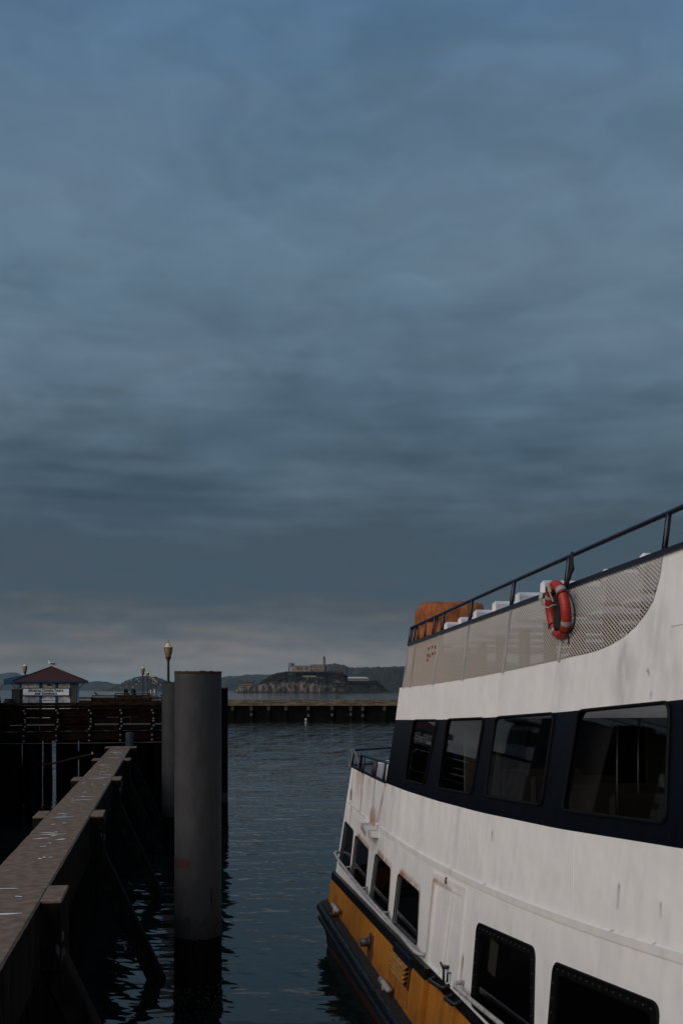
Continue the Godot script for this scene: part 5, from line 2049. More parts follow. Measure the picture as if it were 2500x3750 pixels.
	for side in [1, -1]:
		# upper bulwark
		s = soft()
		var us := [fro]
		var u := fro
		while u > -0.6:
			u -= 0.35
			us.append(u)
		us.append_array([-0.87, -1.23, -1.57, -1.88, -2.16, -2.34, -2.5, -2.58, -2.6, -3.2, -4.2, -6.0, -8.0, -10.0, -12.5, aft])
		for i in us.size() - 1:
			var n := 4
			for k in n:
				var a: float = us[i]
				var b: float = us[i + 1]
				vq(s, [Vector2(a, lerpf(vTop(a), vD(a), float(k) / n)), Vector2(b, lerpf(vTop(b), vD(b), float(k) / n)), Vector2(b, lerpf(vTop(b), vD(b), (k + 1.0) / n)), Vector2(a, lerpf(vTop(a), vD(a), (k + 1.0) / n))], side)
		put("bulwark", s, white, f)
		# window band
		s = st()
		for i in winU.size():
			wall_cell(s, cutU[i], cutU[i + 1], cutU[i + 1], cutU[i] + (0.18 if i == 0 else 0.0), vD, vE, winU[i], 0.13, side)
		plain_cell(s, cutU[-1], aft, vD, vE, side)
		put("window_band", s, M.navy, f)
		for i in winU.size():
			ferry_window(f, winU[i], 0.13, side, M.glass, 0.022, false, 0.036 if i == 2 and side > 0 else 0.0)
		# lower side wall
		s = st()
		var wi := 0
		for i in cutL.size() - 1:
			if i == 4:
				continue
			wall_cell(s, cutL[i], cutL[i + 1], cutLb[i + 1], cutLb[i], vE, bottom, winL[wi], 0.14 if wi > 3 else 0.1, side)
			wi += 1
		# the doorway bay: above, and jambs
		wall_cell(s, 4.4, 2.15, 2.15, 4.4, vE, bottom, [Vector2(4.12, -3.16), Vector2(2.62, -3.08), Vector2(2.5, -4.43), Vector2(4.0, -4.43)], 0.01, side)
		plain_cell(s, -10.2, aft, vE, bottom, side)
		put("side_wall", s, white, f)
		for i in winL.size():
			ferry_window(f, winL[i], 0.14 if i > 3 else 0.1, side, M.glass_dark, 0.012 if i < 4 else 0.02, i > 3)
		if side > 0:
			s = st()
			quad(s, P(1.4, -3.42, -0.1), P(1.05, -3.44, -0.1), P(1.05, -3.88, -0.1), P(1.38, -3.86, -0.1))
			put("window_notice", s, M.block_light, f)
			s = st()
			box(s, P(0.3, -3.85, -0.5), Vector3(0.07, 0.55, 0.07), 0.01)
			put("cabin_pole", s, M.block_light, f)
		# black stripe and orange band; the forward length stands proud
		s = st()
		plain_cell(s, 12.83, 3.72, bottom, st_b, side, 0.09)
		plain_cell(s, 3.72, aft, bottom, st_b, side, 0.0)
		quv(s, [P(3.72, -4.45, 0.0, side), P(3.72, -4.45, 0.09, side), P(3.72, -4.63, 0.09, side), P(3.72, -4.63, 0.0, side)], [Vector2.ZERO, Vector2.ZERO, Vector2.ZERO, Vector2.ZERO])
		for i in 18:
			var a := lerpf(12.83, 3.72, i / 18.0)
			var b := lerpf(12.83, 3.72, (i + 1) / 18.0)
			quv(s, [P(a, -4.45, 0.0, side), P(b, -4.45, 0.0, side), P(b, -4.45, 0.09, side), P(a, -4.45, 0.09, side)], [Vector2.ZERO, Vector2.ZERO, Vector2.ZERO, Vector2.ZERO])
		put("black_stripe", s, M.black, f)
		s = st()
		var lv := func(uu: float) -> float: return -5.62 + 0.035 * uu
		plain_cell(s, 12.85, 3.72, st_b, lv, side, 0.087)
		plain_cell(s, 3.72, aft, st_b, lv, side, -0.003)
		quv(s, [P(3.72, -4.63, 0.0, side), P(3.72, -4.63, 0.087, side), P(3.72, -5.6, 0.087, side), P(3.72, -5.6, 0.0, side)], [Vector2(3.7, -4.6), Vector2(3.6, -4.6), Vector2(3.6, -5.6), Vector2(3.7, -5.6)])
		put("orange_band", s, orange, f)
		# ledge on the fender
		s = st()
		var rows := []
		for i in 32:
			var uu := lerpf(12.9, aft, i / 31.0)
			var vv: float = -5.55 + 0.03 * uu
			rows.append([P(uu, vv, -0.05, side), P(uu, vv - 0.01, 0.28, side)])
		sheet(s, rows)
		put("ledge", s, M.ledge, f)

	# --- bow sheets
	s = st()
	bow_sheet(s, -1.86, -4.45, 12.5, 12.83, 2.3)
	put("bow_plating", s, white, f)
	s = st()
	bow_sheet(s, -4.45, -4.63, 12.83, 12.84, 2.3, 0.09)
	put("black_stripe", s, M.black, f)
	s = st()
	bow_sheet(s, -4.63, -5.25, 12.84, 12.87, 2.3, 0.087)
	put("orange_band", s, orange, f)
	s = st()
	bow_sheet(s, 0.035, -0.62, fro, fro, 0.8)
	put("front_bulwark", s, white, f)
	s = st()
	bow_sheet(s, -0.62, -1.92, fro, fro + 0.18, 0.8)
	bow_sheet(s, -1.92, -2.85, fro + 0.18, fro + 0.2, 0.8)
	put("cabin_front", s, M.navy, f)
	for k in 3:
		s = st()
		box(s, Vector3(9.32, EYE - 1.25, 2.2 + k * 1.8), Vector3(0.06, 0.9, 1.3), 0.02)
		put("front_window", s, M.rubber, f)

	# --- hull below the ledge, and the round fender along its top
	s = soft()
	var hr := []
	for q in [[-5.4, 1.02, 13.0, 2.7], [-5.75, 1.0, 12.9, 2.6], [-6.05, 0.98, 12.5, 2.3], [-6.9, 0.9, 11.9, 2.0], [-7.6, 0.2, 11.0, 1.6]]:
		var row := []
		for i in 61:
			var p := hull_plan(i / 30.0, aft, q[2], q[3], 4.0 + q[1])
			row.append(Vector3(p.x, q[0] + EYE + (0.012 * (p.x - 8.0) if q[0] > -5.5 else 0.0), p.z))
		hr.append(row)
	sheet(s, hr)
	put("hull", s, M.fender, f)
	s = soft()
	var bt := []
	for q in [[-6.02, 0.992, 12.52, 2.3], [-6.35, 0.972, 12.3, 2.2]]:
		var row := []
		for i in 61:
			var p := hull_plan(i / 30.0, aft, q[2], q[3], 4.0 + q[1])
			row.append(Vector3(p.x, q[0] + EYE, p.z))
		bt.append(row)
	sheet(s, bt)
	put("boot_stripe", s, M.boot_red, f)
	s = soft()
	var fl := []
	for i in 121:
		var p := hull_plan(i / 60.0, aft, 12.9, 2.6, 4.0 + 1.07)
		fl.append(Vector3(p.x, EYE - 5.68 + 0.028 * p.x, p.z))
	tube(s, fl, 0.105, 12)
	put("rubbing_fender", s, M.fender, f)
	s = soft()
	var f2 := []
	for p in fl:
		f2.append(p + Vector3(0, -0.26, 0.0))
	tube(s, f2, 0.075, 10)
	put("rubbing_fender", s, M.fender, f)
	s = st()
	bow_sheet(s, -5.2, -5.205, 12.9, 12.9, 2.5, 0.3)
	var lr := []
	for i in 25:
		var t := i / 24.0 * 2.0 - 1.0
		lr.append([Vector3(12.7 + 2.2 * (1.0 - pow(absf(t), 2.4)), EYE - 5.19, 4.0 + t * 4.7), Vector3(13.0 + 2.5 * (1.0 - pow(absf(t), 2.4)), EYE - 5.2, 4.0 + t * 5.05)])
	sheet(s, lr)
	put("ledge", s, M.ledge, f)

	# --- decks, ends, insides
	var top_deck := func(uu: float) -> float: return vC(clampf(uu, -4.0, 9.0)) + 0.03 if uu > -4.0 else vC(-4.0) + 0.03
	s = st()
	deck_sheet(s, aft, fro, top_deck, 0.02)
	put("top_deck", s, M.floor_dark, f)
	s = st()
	deck_sheet(s, aft, 12.4, func(uu: float) -> float: return vF(clampf(uu, -4.0, 6.0)) - 0.02, 0.02)
	put("saloon_deck", s, M.floor_dark, f)
	s = st()
	deck_sheet(s, aft, 12.6, func(uu: float) -> float: return -5.1, 0.02)
	put("main_deck", s, M.floor_dark, f)
	s = st()
	var e1 := P(aft, -5.4, 0.0, 1)
	var e2 := P(aft, -5.4, 0.0, -1)
	var e3 := P(aft, 1.3, 0.0, -1)
	var e4 := P(aft, 1.3, 0.0, 1)
	quv(s, [e1, e4, e3, e2], [Vector2(0, -4.4), Vector2(0, 1.3), Vector2(8, 1.3), Vector2(8, -4.4)])
	put("after_bulkhead", s, white, f)
	# saloon: a partition, seat backs, poles
	s = st()
	box(s, Vector3(3.6, EYE - 1.7, 4.6), Vector3(0.1, 2.2, 3.4))
	box(s, Vector3(-6.4, EYE - 1.4, 4.0), Vector3(0.1, 2.4, 6.6))
	put("partition", s, M.interior, f)
	s = st()
	box(s, Vector3(6.3, EYE - 1.55, 0.95), Vector3(0.06, 1.6, 0.7), 0.01)
	put("cabin_board", s, M.block_light, f)
	for q in [[0.35, 0.9], [-0.9, 1.2], [-1.6, 0.75], [-2.6, 0.95], [-2.75, 1.9], [1.2, 1.6], [-4.6, 0.9]]:
		s = soft()
		tube(s, [Vector3(q[0], EYE - 2.6, q[1]), Vector3(q[0], EYE - 0.45, q[1])], 0.02, 6)
		put("cabin_pole", s, M.chrome, f)
	for k in 6:
		s = st()
		box(s, Vector3(5.2 - k * 1.5, EYE - 1.85, 1.7), Vector3(0.12, 0.9, 1.5), 0.05)
		box(s, Vector3(5.0 - k * 1.5, EYE - 2.25, 1.7), Vector3(0.45, 0.12, 1.5), 0.04)
		put("cabin_seat", s, M.interior, f)

	# --- welded seams and plates on the near side
	s = st()
	for k in 60:
		var a := lerpf(8.95, aft, k / 60.0)
		var b := lerpf(8.95, aft, (k + 1) / 60.0)
		quv(s, [P(a, vF(a) + 0.05, 0.003), P(b, vF(b) + 0.05, 0.003), P(b, vF(b) + 0.03, 0.035), P(a, vF(a) + 0.03, 0.035)], [Vector2(a, -2.0), Vector2(b, -2.0), Vector2(b, -2.0), Vector2(a, -2.0)])
		quv(s, [P(a, vF(a) + 0.03, 0.035), P(b, vF(b) + 0.03, 0.035), P(b, vF(b) - 0.06, 0.02), P(a, vF(a) - 0.06, 0.02)], [Vector2(a, -2.3), Vector2(b, -2.3), Vector2(b, -2.3), Vector2(a, -2.3)])
		quv(s, [P(a, vF(a) - 0.06, 0.02), P(b, vF(b) - 0.06, 0.02), P(b, vF(b) - 0.065, 0.001), P(a, vF(a) - 0.065, 0.001)], [Vector2(a, -2.3), Vector2(b, -2.3), Vector2(b, -2.3), Vector2(a, -2.3)])
	put("deck_edge_moulding", s, white, f)
	s = st()
	for k in 14:
		var a := lerpf(12.55, 9.6, k / 14.0)
		var b := lerpf(12.55, 9.6, (k + 1) / 14.0)
		var va := -2.66 - 0.05 * (12.6 - a)
		var vb := -2.66 - 0.05 * (12.6 - b)
		quv(s, [P(a, va, 0.001), P(b, vb, 0.001), P(b, vb - 0.02, 0.016), P(a, va - 0.02, 0.016)], [Vector2(a, -2.3), Vector2(b, -2.3), Vector2(b, -2.3), Vector2(a, -2.3)])
		quv(s, [P(a, va - 0.02, 0.016), P(b, vb - 0.02, 0.016), P(b, vb - 0.05, 0.001), P(a, va - 0.05, 0.001)], [Vector2(a, -2.3), Vector2(b, -2.3), Vector2(b, -2.3), Vector2(a, -2.3)])
	put("weld_seam", s, white, f)
	for q in [[3.0, 2.3], [1.95, 1.95], [4.6, 4.3], [7.4, 7.15], [-1.2, -1.45], [-4.4, -4.7]]:
		s = st()
		var a := Vector2(q[0], vE(q[0]) - 0.01)
		var b := Vector2(q[1], vF(q[1]) + 0.06)
		if q[0] == 1.95:
			a = Vector2(1.95, vF(1.95) - 0.07)
			b = Vector2(1.93, -3.3)
		for k in 2:
			var du := 0.03 if k == 0 else -0.03
			quv(s, [P(a.x + du, a.y, 0.001), P(a.x, a.y, 0.005), P(b.x, b.y, 0.005), P(b.x + du, b.y, 0.001)], [a, a, b, b])
		put("plate_seam", s, white, f)
	s = st()
	var pc := [Vector2(-2.72, 1.3), Vector2(-6.2, 1.44), Vector2(-6.2, 0.72), Vector2(-2.95, 0.62)]
	fan_uv(s, pc, 0.008)
	put("bulwark_plate", s, white, f)
	# proud plates between the rust seams of the foredeck bulwark
	for q in [[12.1, 11.02, 12.0, 10.85], [10.92, 9.74, 10.74, 9.52]]:
		s = st()
		fan_uv(s, [Vector2(q[0], -1.95), Vector2(q[1], -1.96), Vector2(q[3], -2.72), Vector2(q[2], -2.68)], 0.007)
		put("bulwark_plate", s, white, f)
	s = st()
	fan_uv(s, [Vector2(9.62, -1.95), Vector2(8.66, -1.96), Vector2(8.92, -2.78), Vector2(9.42, -2.76)], 0.007)
	put("bulwark_plate", s, white, f)
	# hawse hole
	s = soft()
	var hole := []
	for k in 14:
		hole.append(P(12.02 + 0.1 * cos(TAU * k / 14), -2.48 + 0.13 * sin(TAU * k / 14), 0.012))
	tube(s, hole, 0.022, 6, true)
	var hh := put("hawse_hole", s, M.white_trim, f)
	s = st()
	var hp := []
	for k in 14:
		hp.append(P(12.02 + 0.1 * cos(TAU * k / 14), -2.48 + 0.13 * sin(TAU * k / 14), 0.01))
	fan(s, hp)
	put("opening", s, M.rubber, hh)
	# little shelf over the windows
	s = st()
	var ba := P(10.15, -2.86, 0.0)
	var bb := P(8.6, -2.93, 0.0)
	var oo := Vector3(0, 0, -0.17)
	quv(s, [ba, bb, bb + oo + Vector3(0, -0.0, 0), ba + oo], [Vector2(10, -2.5), Vector2(8.6, -2.5), Vector2(8.6, -2.55), Vector2(10, -2.55)])
	quv(s, [ba + oo, bb + oo, bb + oo + Vector3(0, -0.1, 0), ba + oo + Vector3(0, -0.1, 0)], [Vector2(10, -2.5), Vector2(8.6, -2.5), Vector2(8.6, -2.55), Vector2(10, -2.55)])
	quv(s, [bb, bb + Vector3(0, -0.12, 0), bb + oo + Vector3(0, -0.1, 0), bb + oo], [Vector2(8.6, -2.5), Vector2(8.6, -2.55), Vector2(8.6, -2.55), Vector2(8.6, -2.5)])
	quv(s, [ba, ba + oo, ba + oo + Vector3(0, -0.1, 0), ba + Vector3(0, -0.12, 0)], [Vector2(8.6, -2.5), Vector2(8.6, -2.55), Vector2(8.6, -2.55), Vector2(8.6, -2.5)])
	var shf := put("shelf", s, white, f)
	for uu in [9.9, 8.75]:
		s = st()
		var a := P(uu, -2.95, 0.0)
		tri(s, a, a + Vector3(0, -0.28, -0.035), a + Vector3(0, -0.02, -0.16))
		tri(s, a + Vector3(0.03, 0, 0), a + Vector3(0.03, -0.02, -0.16), a + Vector3(0.03, -0.28, -0.035))
		put("bracket", s, M.white_trim, shf)

	# --- door in its recess
	s = st()
	var dq := [Vector2(4.13, -3.15), Vector2(2.61, -3.07), Vector2(2.49, -4.44), Vector2(4.01, -4.44)]
	vq(s, dq, 1, -0.035)
	var door := put("door", s, white, f)
	s = st()
	box_uv(s, 3.36, -3.12, 3.3, -4.42, -0.035, -0.015)
	box_uv(s, 3.12, -3.12, 3.08, -4.42, -0.035, -0.02)
	put("stiffener", s, white, door)
	for q in [[3.95, -3.3], [3.85, -3.3], [3.2, -3.22], [3.05, -3.3], [2.85, -3.28], [2.78, -3.3], [3.92, -4.2], [3.8, -4.22], [2.66, -4.3]]:
		s = soft()
		ball(s, P(q[0], q[1], -0.055), 0.018, 6)
		put("bolt", s, M.white_trim, door)
	s = soft()
	tube(s, [P(3.12, -4.2, 0.04), P(2.95, -4.21, 0.06), P(2.9, -4.25, 0.05), P(2.86, -4.42, 0.04)], 0.02, 6)
	tube(s, [P(2.92, -4.22, -0.05), P(2.92, -4.22, 0.05)], 0.03, 8)
	tube(s, [P(2.78, -4.27, -0.05), P(2.78, -4.27, 0.02), P(2.74, -4.4, 0.02)], 0.016, 6)
	put("latch", s, M.dark_metal, door)
	# raised frame round the door
	s = st()
	for q in [[Vector2(4.3, -3.0), Vector2(2.44, -2.93), Vector2(2.44, -2.97), Vector2(4.3, -3.04)], [Vector2(2.46, -2.95), Vector2(2.42, -2.95), Vector2(2.28, -4.43), Vector2(2.32, -4.43)]]:
		fan_uv(s, q, 0.02)
	put("door_frame", s, white, f)
	s = soft()
	var eye := []
	for k in 10:
		eye.append(P(3.45 + 0.035 * cos(TAU * k / 10), -3.0 + 0.05 * sin(TAU * k / 10), 0.025))
	tube(s, eye, 0.008, 5, true)
	put("pad_eye", s, M.dark_metal, f)

	# --- rails, handles, fittings on the near side
	s = soft()
	tube(s, [P(12.5, -3.93, 0.0), P(12.5, -3.93, 0.12), P(12.42, -3.94, 0.16), P(11.79, -4.01, 0.16), P(10.3, -4.09, 0.16), P(8.36, -4.18, 0.16), P(6.36, -4.23, 0.16), P(4.62, -4.29, 0.16), P(4.28, -4.31, 0.15), P(4.2, -4.33, 0.1), P(4.16, -4.34, 0.0)], 0.034, 10)
	var hr1 := put("hand_rail", s, M.white_pipe, f)
	for q in [[11.06, -4.05], [9.05, -4.15], [6.93, -4.22]]:
		s = soft()
		tube(s, [P(q[0], q[1], 0.0), P(q[0], q[1], 0.15)], 0.022, 6)
		box(s, P(q[0], q[1] - 0.05, 0.0), Vector3(0.1, 0.16, 0.03), 0.01)
		put("bracket", s, M.white_pipe, hr1)
	s = soft()
	tube(s, [P(2.02, -4.2, 0.0), P(2.0, -4.2, 0.12), P(1.92, -4.23, 0.16), P(0.27, -4.15, 0.16), P(-3.0, -4.0, 0.16), P(-7.0, -3.8, 0.16), P(-7.1, -3.8, 0.0)], 0.034, 10)
	var hr2 := put("hand_rail", s, M.white_pipe, f)
	s = soft()
	tube(s, [P(-1.0, -4.09, 0.0), P(-1.0, -4.09, 0.15)], 0.022, 6)
	put("bracket", s, M.white_pipe, hr2)
	for q in [[3.38, -4.49, 2.66, -4.42], [2.43, -4.5, 2.0, -4.47]]:
		s = soft()
		var a := P(q[0], q[1], 0.0)
		var b := P(q[2], q[3], 0.0)
		var ox := Vector3(0, -0.04, -0.13)
		tube(s, [a, a + ox * 0.8, a.lerp(b, 0.08) + ox, a.lerp(b, 0.92) + ox, b + ox * 0.8, b], 0.032, 8)
		put("grab_handle", s, M.dark_metal, f)
	for q in [[11.35, -5.02], [5.85, -5.26]]:
		s = soft()
		var c := P(q[0], q[1], 0.2)
		tube(s, [c + Vector3(-0.4, 0, 0), c + Vector3(0.3, 0, 0)], 0.055, 12)
		tube(s, [c + Vector3(0.05, -0.2, 0), c + Vector3(0.05, 0, 0)], 0.04, 8)
		var cl := put("cleat", s, M.white_pipe, f)
		s = st()
		box(s, c + Vector3(0.05, -0.16, 0), Vector3(0.3, 0.03, 0.2), 0.008)
		put("foot", s, M.rust, cl)
	# exhaust pipe stub in a rusty recess
	s = soft()
	var oc := P(7.8, -4.98, 0.08)
	tube(s, [oc, oc + Vector3(-0.02, 0, -0.2)], 0.085, 14)
	var ol := put("outlet_pipe", s, M.grey_metal, f)
	s = soft()
	tube(s, [oc + Vector3(0.0, 0, -0.03), oc + Vector3(0.0, 0, -0.06)], 0.105, 14)
	put("flange", s, M.grey_metal, ol)
	s = st()
	box_uv(s, 7.95, -4.82, 7.55, -5.33, 0.088, 0.096)
	put("rust_plate", s, M.rust, ol)
	# louvred vent
	s = st()
	box_uv(s, 5.8, -4.63, 4.6, -4.95, 0.088, 0.1)
	var lo := put("vent", s, M.rubber, f)
	for k in 4:
		s = st()
		var v0 := -4.655 - k * 0.078
		var q := [P(5.74, v0, 0.1), P(4.68, v0, 0.1), P(4.68, v0 - 0.05, 0.19), P(5.74, v0 - 0.05, 0.19)]
		var t := [P(5.74, v0 - 0.012, 0.1), P(4.68, v0 - 0.012, 0.1), P(4.68, v0 - 0.064, 0.19), P(5.74, v0 - 0.064, 0.19)]
		quad(s, q[0], q[1], q[2], q[3])
		quad(s, t[0], t[3], t[2], t[1])
		quad(s, q[3], q[2], t[2], t[3])
		quad(s, q[1], t[1], t[2], q[2])
		quad(s, q[0], q[3], t[3], t[0])
		put("louvre", s, M.louvre, lo)
	s = st()
	box_uv(s, 4.64, -4.66, 4.56, -5.02, 0.088, 0.115)
	box_uv(s, 5.6, -4.96, 4.6, -5.02, 0.088, 0.11)
	put("rusty_edge", s, M.rust, lo)
	s = st()
	box_uv(s, 5.75, -4.5, 4.5, -4.64, 0.092, 0.15)
	put("hood", s, M.navy_rail, lo)

	# --- upper deck rail: cap, top rail, posts, both sides; mesh panels
	for side in [1, -1]:
		var cap := []
		var rail := []
		var u := fro - 0.35
		while u >= aft:
			cap.append(P(u, vB(u) + 0.0, 0.0, side))
			rail.append(P(u, vA(u), 0.0, side))
			u -= 0.5
		s = st()
		for i in cap.size() - 1:
			bar(s, cap[i], cap[i + 1], 0.075, 0.055, 0.0)
		put("cap_rail", s, M.navy_rail, f)
		s = soft()
		tube(s, rail, 0.03, 8)
		put("top_rail", s, M.navy_rail, f)
		for up in [8.05, 7.75, 7.4, 6.9, 6.3, 5.7, 4.02, 2.0, -0.03, -2.6, -4.7, -6.8, -8.9, -11.0, -13.1]:
			s = soft()
			tube(s, [P(up, vB(up), 0.0, side), P(up, vA(up), 0.0, side)], 0.032 if up < 5.75 or up > 8.0 else 0.024, 8)
			put("rail_post", s, M.navy_rail, f)
	# across the front
	s = soft()
	var frp := []
	var frc := []
	for i in 21:
		var t := i / 20.0 * 2.0 - 1.0
		var w := -LEAN * (vA(8.1) - 1.007)
		frp.append(Vector3(8.1 + 0.75 * (1.0 - pow(absf(t), 2.4)), EYE + vA(8.1), 4.0 + t * (4.0 + w)))
		frc.append(Vector3(8.12 + 0.75 * (1.0 - pow(absf(t), 2.4)), EYE + vB(8.1), 4.0 + t * (4.0 + 0.02)))
	tube(s, frp, 0.03, 8)
	put("top_rail", s, M.navy_rail, f)
	s = soft()
	tube(s, frc, 0.035, 8)
	put("cap_rail", s, M.navy_rail, f)
	s = soft()
	for i in 21:
		if i % 2 == 0:
			tube(s, [frc[i], frp[i]], 0.022, 6)
	put("front_balusters", s, M.navy_rail, f)

	var ups := [8.1, 7.51, 5.8, 4.0, 1.98, -0.12, -2.6]
	for side in [1, -1]:
		for i in ups.size() - 1:
			mesh_panel(f, ups[i], ups[i + 1], side)
		for i in range(0, ups.size() - 1):
			var uu: float = ups[i]
			s = st()
			bar(s, P(uu, vTop(uu) - 0.02, 0.012, side), P(uu - 0.03, vB(uu), 0.012, side), 0.07, 0.014, 0.0, Vector3.BACK)
			put("mesh_upright", s, M.white_trim, f)
	# rusty old fixing holes in the second panel
	s = st()
	for q in [[6.44, 0.76], [6.2, 0.78], [5.97, 0.77], [6.46, 0.64], [6.3, 0.62], [6.1, 0.66], [5.9, 0.66], [6.42, 0.55]]:
		box_uv(s, q[0] + 0.05, q[1] + 0.03, q[0] - 0.05, q[1] - 0.03, 0.004, 0.012)
	put("rust_spots", s, M.mesh_rusty, f)

	# --- foredeck rail
	var ft := func(uu: float) -> float: return -1.86 - 0.0155 * (12.5 - uu) if uu > 8.5 else -1.92
	for side in [1, -1]:
		s = st()
		for k in 12:
			var a := lerpf(12.5, 8.6, k / 12.0)
			var b := lerpf(12.5, 8.6, (k + 1) / 12.0)
			bar(s, P(a, ft.call(a) + 0.015, 0.0, side), P(b, ft.call(b) + 0.015, 0.0, side), 0.06, 0.05)
		put("cap_rail", s, M.navy_rail, f)
	s = soft()
	tube(s, [P(11.45, -1.9, 0.0), P(11.45, -1.52, 0.0), P(9.68, -1.52, 0.0), P(8.4, -1.5, 0.0)], 0.03, 8)
	put("fore_rail", s, M.navy_rail, f)
	for uu in [11.1, 9.9, 9.72, 8.85]:
		s = soft()
		tube(s, [P(uu, -1.92, 0.0), P(uu, -1.52, 0.0)], 0.03, 8)
		put("rail_post", s, M.navy_rail, f)
	s = soft()
	var fb := []
	var fb2 := []
	for i in 25:
		var t := i / 24.0 * 2.0 - 1.0
		fb.append(Vector3(12.48 + 1.9 * (1.0 - pow(absf(t), 2.4)), EYE - 1.47, 4.0 + t * 4.32))
		fb2.append(Vector3(12.5 + 2.0 * (1.0 - pow(absf(t), 2.4)), EYE - 1.84, 4.0 + t * 4.37))
	tube(s, fb, 0.03, 8)
	tube(s, fb2, 0.03, 8)
	for i in 25:
		if i % 4 == 0:
			tube(s, [fb2[i], fb[i]], 0.028, 6)
	put("bow_rail", s, M.navy_rail, f)

	ferry_fittings(f)


func fan_uv(s: SurfaceTool, q: Array, o: float) -> void:
	vq(s, q, 1, o)
	for i in q.size():
		var a: Vector2 = q[i]
		var b: Vector2 = q[(i + 1) % q.size()]
		quv(s, [P(a.x, a.y, 0.0), P(b.x, b.y, 0.0), P(b.x, b.y, o), P(a.x, a.y, o)], [a, b, b, a])


func mesh_panel(f: Node3D, ua: float, ub: float, side: int) -> void:
	var s := st()
	var slope := 0.52
	var r := 0.0064
	for dir in [-1.0, 1.0]:
		var c := ub - 2.2
		while c < ua + 2.2:
			# the wire v = v0 + dir * slope * (u - c), clipped to the panel
			var a := 1e9
			var b := -1e9
			var n := 80
			for i in n + 1:
				var u := lerpf(ub, ua, float(i) / n)
				var v: float = 0.7 + dir * slope * (u - c)
				if v > vTop(u) - 0.01 and v < vB(u):
					a = minf(a, u)
					b = maxf(b, u)
			if b > a + 0.02:
				var va: float = 0.7 + dir * slope * (a - c)
				var vb: float = 0.7 + dir * slope * (b - c)
				var o: float = 0.004 * dir
				tube(s, [P(a, va, o, side), P(b, vb, o, side)], r, 4)
			c += 0.084
	var p := put("mesh_panel", s, M.mesh_wire, f)
	p.set_meta("kind", "stuff")


# what is carried by the ferry but is a thing of its own; placed through the ferry's frame
func on_ferry(f: Node3D, called: String, label: String, category: String, at: Vector3, group := "") -> Node3D:
	var o := thing(called, label, category, f.transform * at, f.rotation.y, group)
	return o


